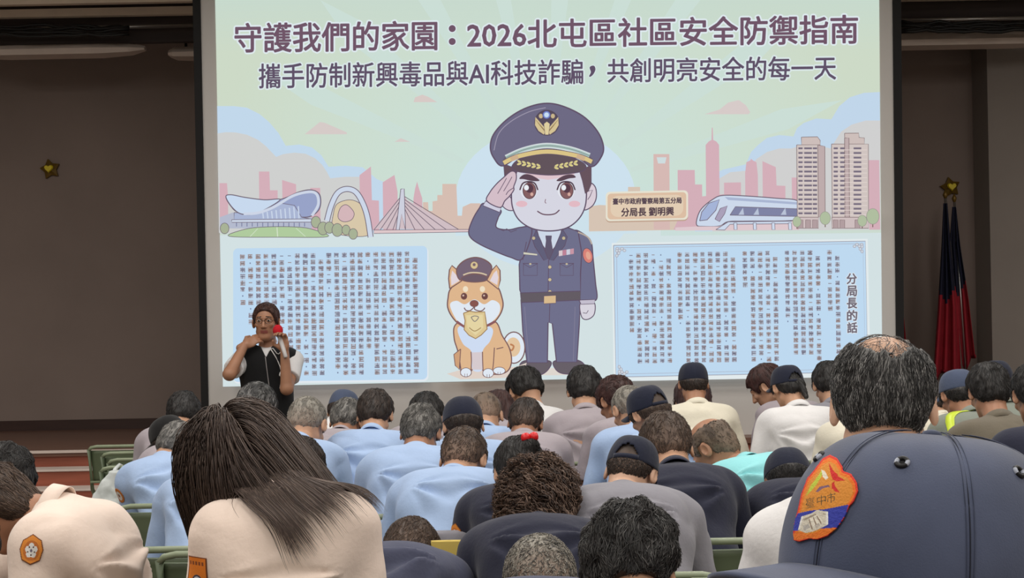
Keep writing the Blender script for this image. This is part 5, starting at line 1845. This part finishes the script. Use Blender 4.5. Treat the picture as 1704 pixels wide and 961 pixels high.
# the nearest cap: its wearer is turned towards the camera
P['ZZ'] = Zc = person('person in worn navy cap with orange handshake badge, nearest of all', 1531, 937, 1.05, shirt='navygrey', cap='hero', capopen=False, hair=short_black, yaw=88, hyaw=38, hp=7, headscale=1.09, cy=1026, detail=True, lean=4, skin=1, strands=600)
from mathutils.bvhtree import BVHTree
def hero_badge(info):
    X0, X1, Y0, Y1 = 1316., 1434., 754., 906.
    root = info['root']
    Rz, loc = info['Rz'], np.array(root.location)
    me = info['cap'].data
    Vw = [tuple(Rz @ np.array(v.co) + loc) for v in me.vertices]
    bvh = BVHTree.FromPolygons([Vector(v) for v in Vw], [tuple(q.vertices) for q in me.polygons])
    eye = Vector((0, 0, CAM_Z))
    def place(u, v):
        out = []
        for a, b in zip(u, v):
            px = X0 + (a / .066 + .5) * (X1 - X0)
            py = Y1 - (b / .07 + .5) * (Y1 - Y0)
            dr = Vector(unproj(px, py, 1.0)) - eye
            dr.normalize()
            hit, nn, _, _ = bvh.ray_cast(eye, dr)
            if hit is None:
                out.append((np.nan,) * 3); continue
            if nn.dot(dr) > 0: nn = -nn
            w = np.array(hit + nn * .0008)
            out.append(Rz.T @ (w - loc))
        out = np.array(out)
        bad = np.isnan(out[:, 0])
        out[bad] = out[~bad][0] if (~bad).any() else 0
        place.bad = bad
        return out
    cv = lambda L: [((1280 + x * .2299 - X0) / (X1 - X0), 1 - (740 + y * .23 - Y0) / (Y1 - Y0)) for x, y in L]
    outl = [(190, 640), (200, 560), (225, 470), (245, 370), (290, 250), (340, 190), (400, 110), (450, 85), (500, 110), (530, 160), (545, 200), (600, 220), (640, 280), (648, 340), (620, 410), (585, 450), (550, 530), (500, 600), (430, 660), (360, 685), (300, 680), (230, 700), (195, 690)]
    mid = np.array((420, 410))
    inn = [tuple(mid + (np.array(q) - mid) * .945) for q in outl]
    la = [(cv(outl), (226, 60, 40)), (cv(inn), (240, 120, 30))]
    inn2 = [tuple(mid + (np.array(q) - mid) * .86) for q in outl]
    la += [(cv(inn2), (226, 146, 52))]
    la += [(cv([(225, 500), (310, 480), (420, 470), (585, 437), (560, 510), (500, 600), (190, 625), (205, 540)]), (52, 62, 170)),
           (cv([(188, 645), (250, 630), (300, 655), (400, 610), (500, 603), (430, 655), (360, 680), (300, 676), (230, 692), (198, 686)]), (236, 122, 36)),
           (cv([(255, 520), (320, 500), (360, 475), (440, 490), (438, 580), (400, 600), (330, 630), (280, 640), (225, 618)]), (222, 214, 196)),
           (cv([(310, 530), (350, 500), (390, 540), (400, 580), (360, 600), (320, 590)]), (240, 232, 214)),
           (cv([(262, 540), (350, 500), (356, 510), (270, 552)]), (170, 156, 136)), (cv([(300, 545), (306, 540), (330, 610), (322, 615)]), (150, 130, 110)), (cv([(330, 530), (336, 526), (362, 592), (354, 598)]), (160, 138, 118)), (cv([(400, 500), (438, 505), (438, 512), (398, 508)]), (180, 168, 150)), (cv([(425, 485), (440, 488), (438, 582), (424, 580)]), (240, 238, 232)), (cv([(250, 520), (262, 524), (238, 612), (226, 616)]), (240, 238, 232)), (cv([(355, 520), (362, 518), (395, 575), (386, 580)]), (150, 130, 110)),
           (cv([(260, 590), (300, 575), (310, 600), (270, 625)]), (190, 184, 176)), (cv([(340, 585), (372, 570), (380, 590), (350, 605)]), (200, 190, 178)),
           (cv([(283, 375), (310, 310), (370, 230), (395, 190), (405, 215), (360, 290), (320, 340)]), (196, 206, 66)),
           (cv([(390, 190), (415, 200), (440, 250), (420, 262), (400, 240)]), (236, 226, 206)),
           (cv([(350, 345), (380, 310), (440, 298), (450, 312), (400, 322), (365, 350)]), (130, 96, 120)),
           (cv([(442, 140), (470, 190), (510, 235), (560, 268), (500, 272), (470, 262), (455, 220)]), (214, 38, 34)),
           (cv([(460, 285), (485, 272), (490, 310), (525, 355), (490, 345), (460, 315)]), (210, 40, 34))]
    for ch, x, y in (('臺', 280, 395), ('中', 360, 375), ('市', 430, 360)):
        TV, TF = text_tris(ch)
        lo, hi = TV.min(0), TV.max(0)
        for f in TF:
            pts = [(x + (TV[i][0] - lo[0]) / (hi[0] - lo[0]) * 62, y + 72 - (TV[i][1] - lo[1]) / (hi[1] - lo[1]) * 72 - .25 * (TV[i][0] - lo[0]) * 60) for i in f]
            la.append((cv(pts), (112, 84, 44)))
    decal_mesh('badge', info['cap'], place, .066, .07, .0004, la)
hero_badge(Zc)

# lime stripe on the shoulder of the slate capped person
def lime(info):
    m = mat('lime reflective tape', lin(206, 226, 60), .4)
    a0 = info['shc'] + info['rgt'] * .15 + info['u3'] * .1
    a1 = info['shc'] - info['rgt'] * .17 + info['u3'] * .02 - info['fwd'] * .09
    V = []
    n = 30
    for i in range(n + 1):
        for j in (-1, 0, 1):
            p = a0 + (a1 - a0) * i / n + info['fwd'] * (.012 * j - .02) + info['u3'] * .08
            p = p[None]
            for _ in range(16):
                p = p - info['u3'] * np.clip(info['shirt'](p) - .004, -.01, .06)[:, None]
            V.append(p[0])
    Fq = [(i * 3 + j, (i + 1) * 3 + j, (i + 1) * 3 + j + 1, i * 3 + j + 1) for i in range(n) for j in (0, 1)]
    o = new_mesh('reflective_stripe', V, Fq, m, info['shirt_ob'])
    s = o.modifiers.new('tape_thickness', 'SOLIDIFY'); s.thickness, s.offset = .003, 1
lime(P['PP'])

# ------------------------------------------------------------------ the speaker
def speaker():
    Y = 9.45
    T = unproj(443, 537, Y)
    root = thing('person', 'standing speaker in black vest and white shirt with red microphone', 'person', (T[0], T[1], 0), math.pi + .12)
    hc = np.array((0, .015, T[2])); hs = 1.03
    Hm = rot_z(-.12) @ rot_x(-.08)
    S3 = np.array((0, -.02, hc[2] - .205))
    N1 = hc - Hm @ (np.array((0, .03, .115)) * hs)
    hip = np.array((0, 0, .92))
    sh = [np.array((s * .178, -.01, S3[2] - .045)) for s in (-1, 1)]
    eR, hR = ik(sh[1], np.array((.14, .11, 1.425)), .275, .245, np.array((.25, .9, -.45)))
    eL, hL = ik(sh[0], np.array((-.125, .2, 1.385)), .275, .245, np.array((-.05, -.1, -1)))
    limbs = [(-1, sh[0], eL, hL), (1, sh[1], eR, hR)]
    def torso(p, g):
        d = ellip(p, hip, (.165 + g, .115 + g, .13 + g))
        d = smin(d, ellip(p, (0, .01, 1.08), (.155 + g, .115 + g, .15 + g)), .07)
        d = smin(d, ellip(p, (0, 0, 1.25), (.168 + g, .115 + g, .17 + g)), .06)
        d = smin(d, capsule(p, sh[0] * (.8, 1, 1), sh[1] * (.8, 1, 1), .062 + g), .06)
        for s in sh:
            d = smin(d, capsule(p, S3, s * (.85, 1, 1), .045 + g), .04)
        return d
    legs = [(s, np.array((s * .09, 0, .88)), np.array((s * .105, .02, .5)), np.array((s * .11, -.01, .09))) for s in (-1, 1)]
    def body(p):
        d = torso(p, -.014)
        d = smin(d, capsule(p, S3, N1 + (0, 0, .03), .056, .054), .03)
        for s, a, e, h in limbs:
            d = smin(d, capsule(p, a, e, .05, .041), .03)
            d = smin(d, capsule(p, e, h, .041, .028), .015)
        for s, a, k, n in legs:
            d = smin(d, capsule(p, a, k, .075, .05), .02)
            d = smin(d, capsule(p, k, n, .05, .036), .02)
        return d
    V, Q = surface(body, (-.4, -.2, .02), (.4, .35, hc[2]), .011, 1)
    hv, hq, hf = get_head(.0035)
    VV, QQ, FM = [V, hc + (hv * hs) @ Hm.T], [Q, hq + len(V)], [np.zeros(len(Q), int), hf]
    n = len(V) + len(hv)
    for (s, a, e, h), curl, xd in zip(limbs, (1.0, .8), ((-.3, -.6, .4), (.1, .5, .9))):
        tv, tq = get_hand(curl)
        tv = tv.copy()
        if s < 0:
            tv[:, 0] *= -1; tq = tq[:, ::-1]
        yv = h - e; yv /= np.linalg.norm(yv)
        if s < 0:
            yv = np.array((.1, .1, 1.)); yv /= np.linalg.norm(yv)
        else:
            yv = yv * .25 + np.array((-.75, -.1, .3)); yv /= np.linalg.norm(yv)
        zv = np.array(xd, float) if s < 0 else np.array((.2, .9, .5))
        zv = zv - (zv @ yv) * yv; zv /= np.linalg.norm(zv)
        xv = np.cross(yv, zv)
        Rh = np.stack([xv, yv, zv], 1)
        VV.append(h + tv @ Rh.T); QQ.append(tq + n); FM.append(np.zeros(len(tq), int)); n += len(tv)
    new_mesh('body', np.concatenate(VV), np.concatenate(QQ), [SKIN[1], LIPS, EYEW, EYED], root, fmat=np.concatenate(FM))
    def shirt(p):
        d = torso(p, .004)
        for s, a, e, h in limbs:
            ax = e - a; L = np.linalg.norm(ax); ax = ax / L
            c = np.maximum(capsule(p, a, e, .064, .066), (p - (a + ax * L * .62)) @ ax)
            d = smin(d, c, .03)
        d = d - .006 * np.abs(vnoise(p * np.array((12, 12, 9)))) 
        d = smax(d, -capsule(p, S3, N1 + (0, .02, .06), .058, .064), .006)
        return smax(d, .86 - p[:, 2], .01)
    so = new_mesh('shirt', *surface(shirt, (-.42, -.25, .82), (.42, .35, 1.6), .009, 1), SHIRT['white'], root)
    def vest(p):
        d = torso(p, .017) - .006 * np.abs(vnoise(p * np.array((9, 9, 7)) + 4))
        for s, a, e, h in limbs:
            d = smax(d, -ellip(p, a + (s * .055, 0, -.03), (.062, .12, .105)), .012)
        d = smax(d, -capsule(p, S3, N1 + (0, .02, .06), .07, .08), .006)
        w = np.abs(p[:, 0]) - np.clip((p[:, 2] - 1.345) * .5, -.02, .2)
        d = np.where(p[:, 1] > 0, smax(d, -w * .9, .004), d)
        return smax(d, .9 - p[:, 2], .01)
    vo = new_mesh('vest', *surface(vest, (-.3, -.25, .84), (.3, .3, 1.56), .009, 1), SHIRT['black'], root)
    # zip piping and pocket edges on the vest front
    zm = mat('grey vest piping', lin(150, 145, 145), .5)
    def on_vest(P3, out=.002):
        P3 = np.array(P3, float)
        for _ in range(16):
            P3[:, 1] -= np.clip(vest(P3) - out, -.02, .06)
        return P3
    pts = on_vest([(.004 - .05 * k / 14, .25, 1.35 - .44 * k / 14) for k in range(15)])
    MB().tube(pts, .003, 6).build('zip_piping', zm, vo, smooth=True)
    # collar leaves
    cm = MB()
    for s in (-1, 1):
        a = S3 + (s * .06, .03, .045); b = S3 + (s * .035, .115, -.01); c = S3 + (s * .085, .1, -.05); d = S3 + (s * .1, .02, .01)
        cm.add([a, b, c, d, a + (0, -.004, -.006), b + (0, -.006, 0), c + (0, -.006, 0), d + (0, -.004, -.006)], [(0, 1, 2, 3), (7, 6, 5, 4), (0, 4, 5, 1), (1, 5, 6, 2), (2, 6, 7, 3), (3, 7, 4, 0)])
    cm.build('collar', SHIRT['white'], so, bevel=.002)
    # lanyard
    lm = mat('white lanyard cord', lin(225, 222, 220), .6)
    q = on_vest([(-.03 - .06 * math.sin(k / 9 * 3.1) * .6 - .055 * k / 9, .25, 1.40 - .26 * k / 9) for k in range(10)], .004)
    MB().tube(q, .0035, 6).build('lanyard_cord', lm, vo, smooth=True)
    q = on_vest([(-.02 - .1 * k / 8, .25, 1.385 + .02 * math.sin(k)) for k in range(9)], .006)
    MB().tube(q, .003, 6).build('lanyard_cord', lm, vo, smooth=True)
    def tro(p):
        d = ellip(p, hip - (0, 0, .02), (.17, .122, .13))
        for s, a, k, n in legs:
            d = smin(d, capsule(p, a, k, .092, .07), .03)
            d = smin(d, capsule(p, k, n, .07, .06), .02)
        d = d + .006 * vnoise(p * 13)
        return smax(smax(d, p[:, 2] - .97, .01), .05 - p[:, 2], .01)
    new_mesh('trousers', *surface(tro, (-.3, -.25, .0), (.3, .25, 1.05), .014, 1), SHIRT['black'], root)
    for s, a, k, n in legs:
        f0, f1 = np.array((n[0], -.05, .045)), np.array((n[0] + s * .03, .16, .035))
        fs = lambda p: smax(smin(capsule(p, f0, f1, .045, .038), capsule(p, f0, n, .045, .046), .02), .001 - p[:, 2], .004)
        new_mesh('shoe', *surface(fs, np.minimum(f0, f1) - .08, np.maximum(f0, f1) + .1, .012, 1), SHOE, root)
    build_hair(H_([(.05, .02, .016), (.08, .034, .026), (.11, .05, .038)], t=.009, len=.024, amp=.3, front=.034), .004, 3, 900, root, Hm, hc, hs, 246)
    gl = MB()
    for s in (-1, 1):
        c = np.array((s * .031, .1, .018))
        ring = [hc + Hm @ ((c + (.024 * math.cos(q), -.004 * abs(math.cos(q)), .016 * math.sin(q))) * hs) for q in np.linspace(0, 6.2832, 20)]
        gl.tube(ring, .0018, 6)
        gl.tube([hc + Hm @ (np.array((s * .055, .096, .02)) * hs), hc + Hm @ (np.array((s * .08, .02, .025)) * hs), hc + Hm @ (np.array((s * .08, -.02, .015)) * hs)], .0018, 6)
    gl.tube([hc + Hm @ (np.array((-.008, .102, .022)) * hs), hc + Hm @ (np.array((.008, .102, .022)) * hs)], .0018, 6)
    gl.build('glasses', mat('dark glasses frame', lin(30, 26, 26), .3), root, smooth=True)
    # microphone
    Rz = rot_z(math.pi + .12)
    base = np.array((T[0], T[1], 0))
    A = base + Rz @ (hL + np.array((.0, .035, -.01)))
    B = base + Rz @ (hL + np.array((.035, .0, .115)))
    d = (B - A) / np.linalg.norm(B - A)
    mt = thing('microphone', 'microphone with red foam head held at speaker mouth', 'microphone', tuple(A))
    MB().tube([-d * .035, -d * .03, d * 0, B - A - d * .01], [.010, .013, .0135, .017], 16).build('handle', mat('pale microphone body', lin(205, 200, 198), .35), mt, smooth=True)
    g = B - A + d * .022
    bv, bq = surface(lambda p: ellip(p, g, (.033, .033, .038)) + .0015 * vnoise(p * 400), g - .042, g + .042, .004, 1)
    new_mesh('foam_windscreen', bv, bq, mat('red foam', lin(205, 22, 40), .9, bump=.4, bscale=300), mt)
speaker()

# ------------------------------------------------------------------ empty chairs, bag, envelope, jacket
for (px, Y), lb in zip(((141, 8.8), (163, 8.2), (173, 7.7), (160, 7.2)),
                       ('farthest of the empty olive chairs nested beside the stage stairs', 'second farthest empty olive chair of the row beside stage stairs',
                        'empty olive chair just beyond the one with white bag', 'olive chair with the white plastic bag hung behind it, left aisle')):
    X = (px - W / 2) / F * Y + .215
    put_chair(X, Y + .24, 0, '', lb)
    bagx, bagy = X, Y + .24
put_chair(-.83, 4.35, 0, '', 'empty olive chair mostly hidden behind the long brown hair')
put_chair(.58, 3.72, 0, '', 'empty olive chair between wavy black hair and nearest cap')
BAGM = mat('white plastic bag film', lin(232, 238, 236), .35, bump=.5, bscale=22, spec=.5)
BAGM.node_tree.nodes['Principled BSDF'].inputs['Transmission Weight'].default_value = .25
bag = thing('plastic_bag', 'white plastic carrier bag hanging from the back of an empty olive chair', 'bag', (bagx - .13, bagy - .352, .44))
def bagf(p):
    h = np.clip(p[:, 2] / .36, 0, 1) ** 1.5
    w = .115 * (1 - h) + .05 * h
    dd = .075 * (1 - h) + .015 * h
    q = np.stack([np.abs(p[:, 0] - .06 * h * h) - w, np.abs(p[:, 1]) - dd, np.abs(p[:, 2] - .18) - .18], 1)
    d = np.linalg.norm(np.maximum(q, 0), axis=1) + np.minimum(q.max(1), 0) - .012
    return (d + .016 * np.abs(vnoise(p * np.array((22, 22, 12)))) + .006 * vnoise(p * 50) - .004) * .7
new_mesh('bag_body', *surface(bagf, (-.22, -.17, -.02), (.25, .17, .42), .009, 1), BAGM, bag)
hm = MB()
for s in (-1, 1):
    hm.tube([(.06 + .05 * s, .0, .33), (.06 + .045 * s, .06, .375), (.06 + .035 * s, .1, .392), (.06 + .03 * s, .125, .385), (.06 + .025 * s, .13, .36)], [.014, .01, .009, .008, .006], 8)
hm.build('handle', BAGM, bag, smooth=True)

mmr = P['KK']['root']
env = thing('envelope', 'yellow paper envelope tucked behind the person with red bauble', 'envelope', (mmr.location.x - .15, mmr.location.y - .15, .452))
ev = []
for i in range(9):
    for j in range(7):
        ev.append((-.11 + .22 * i / 8, -.02 - .02 * (j / 6) + .004 * math.sin(i * .9), .42 * j / 6))
eo = new_mesh('paper', ev, [(i * 7 + j, (i + 1) * 7 + j, (i + 1) * 7 + j + 1, i * 7 + j + 1) for i in range(8) for j in range(6)], mat('yellow kraft paper', lin(226, 200, 110), .8, vary=.04), env)
eo.modifiers.new('thickness', 'SOLIDIFY').thickness = .006
MB().box((-.108, -.047, .36), (.108, -.041, .418)).build('flap', mat('yellow kraft flap', lin(216, 190, 100), .8), env)

tr = P['T']['root']
jk = thing('jacket', 'grey jacket draped over the chair of the centre blue shirt', 'jacket', (tr.location.x, tr.location.y - .25, .83))
jv = []
for i in range(25):
    x = -.17 + .34 * i / 24
    for j in range(17):
        s = -.5 + j / 16
        fold = .008 * math.sin(i * 1.1) * abs(s) * 2
        yy = -.02 - fold - .012 * abs(s) if s < 0 else .022 + fold
        zz = -abs(s) * .3 + .006
        if abs(s) < .07:
            yy = .02 * math.sin(s / .07 * math.pi / 2); zz = .012 - .012 * abs(s) / .07
        jv.append((x, yy, zz))
jo = new_mesh('cloth', jv, [(i * 17 + j, (i + 1) * 17 + j, (i + 1) * 17 + j + 1, i * 17 + j + 1) for i in range(24) for j in range(16)], SHIRT['grey'], jk)
jo.modifiers.new('thickness', 'SOLIDIFY').thickness = .006
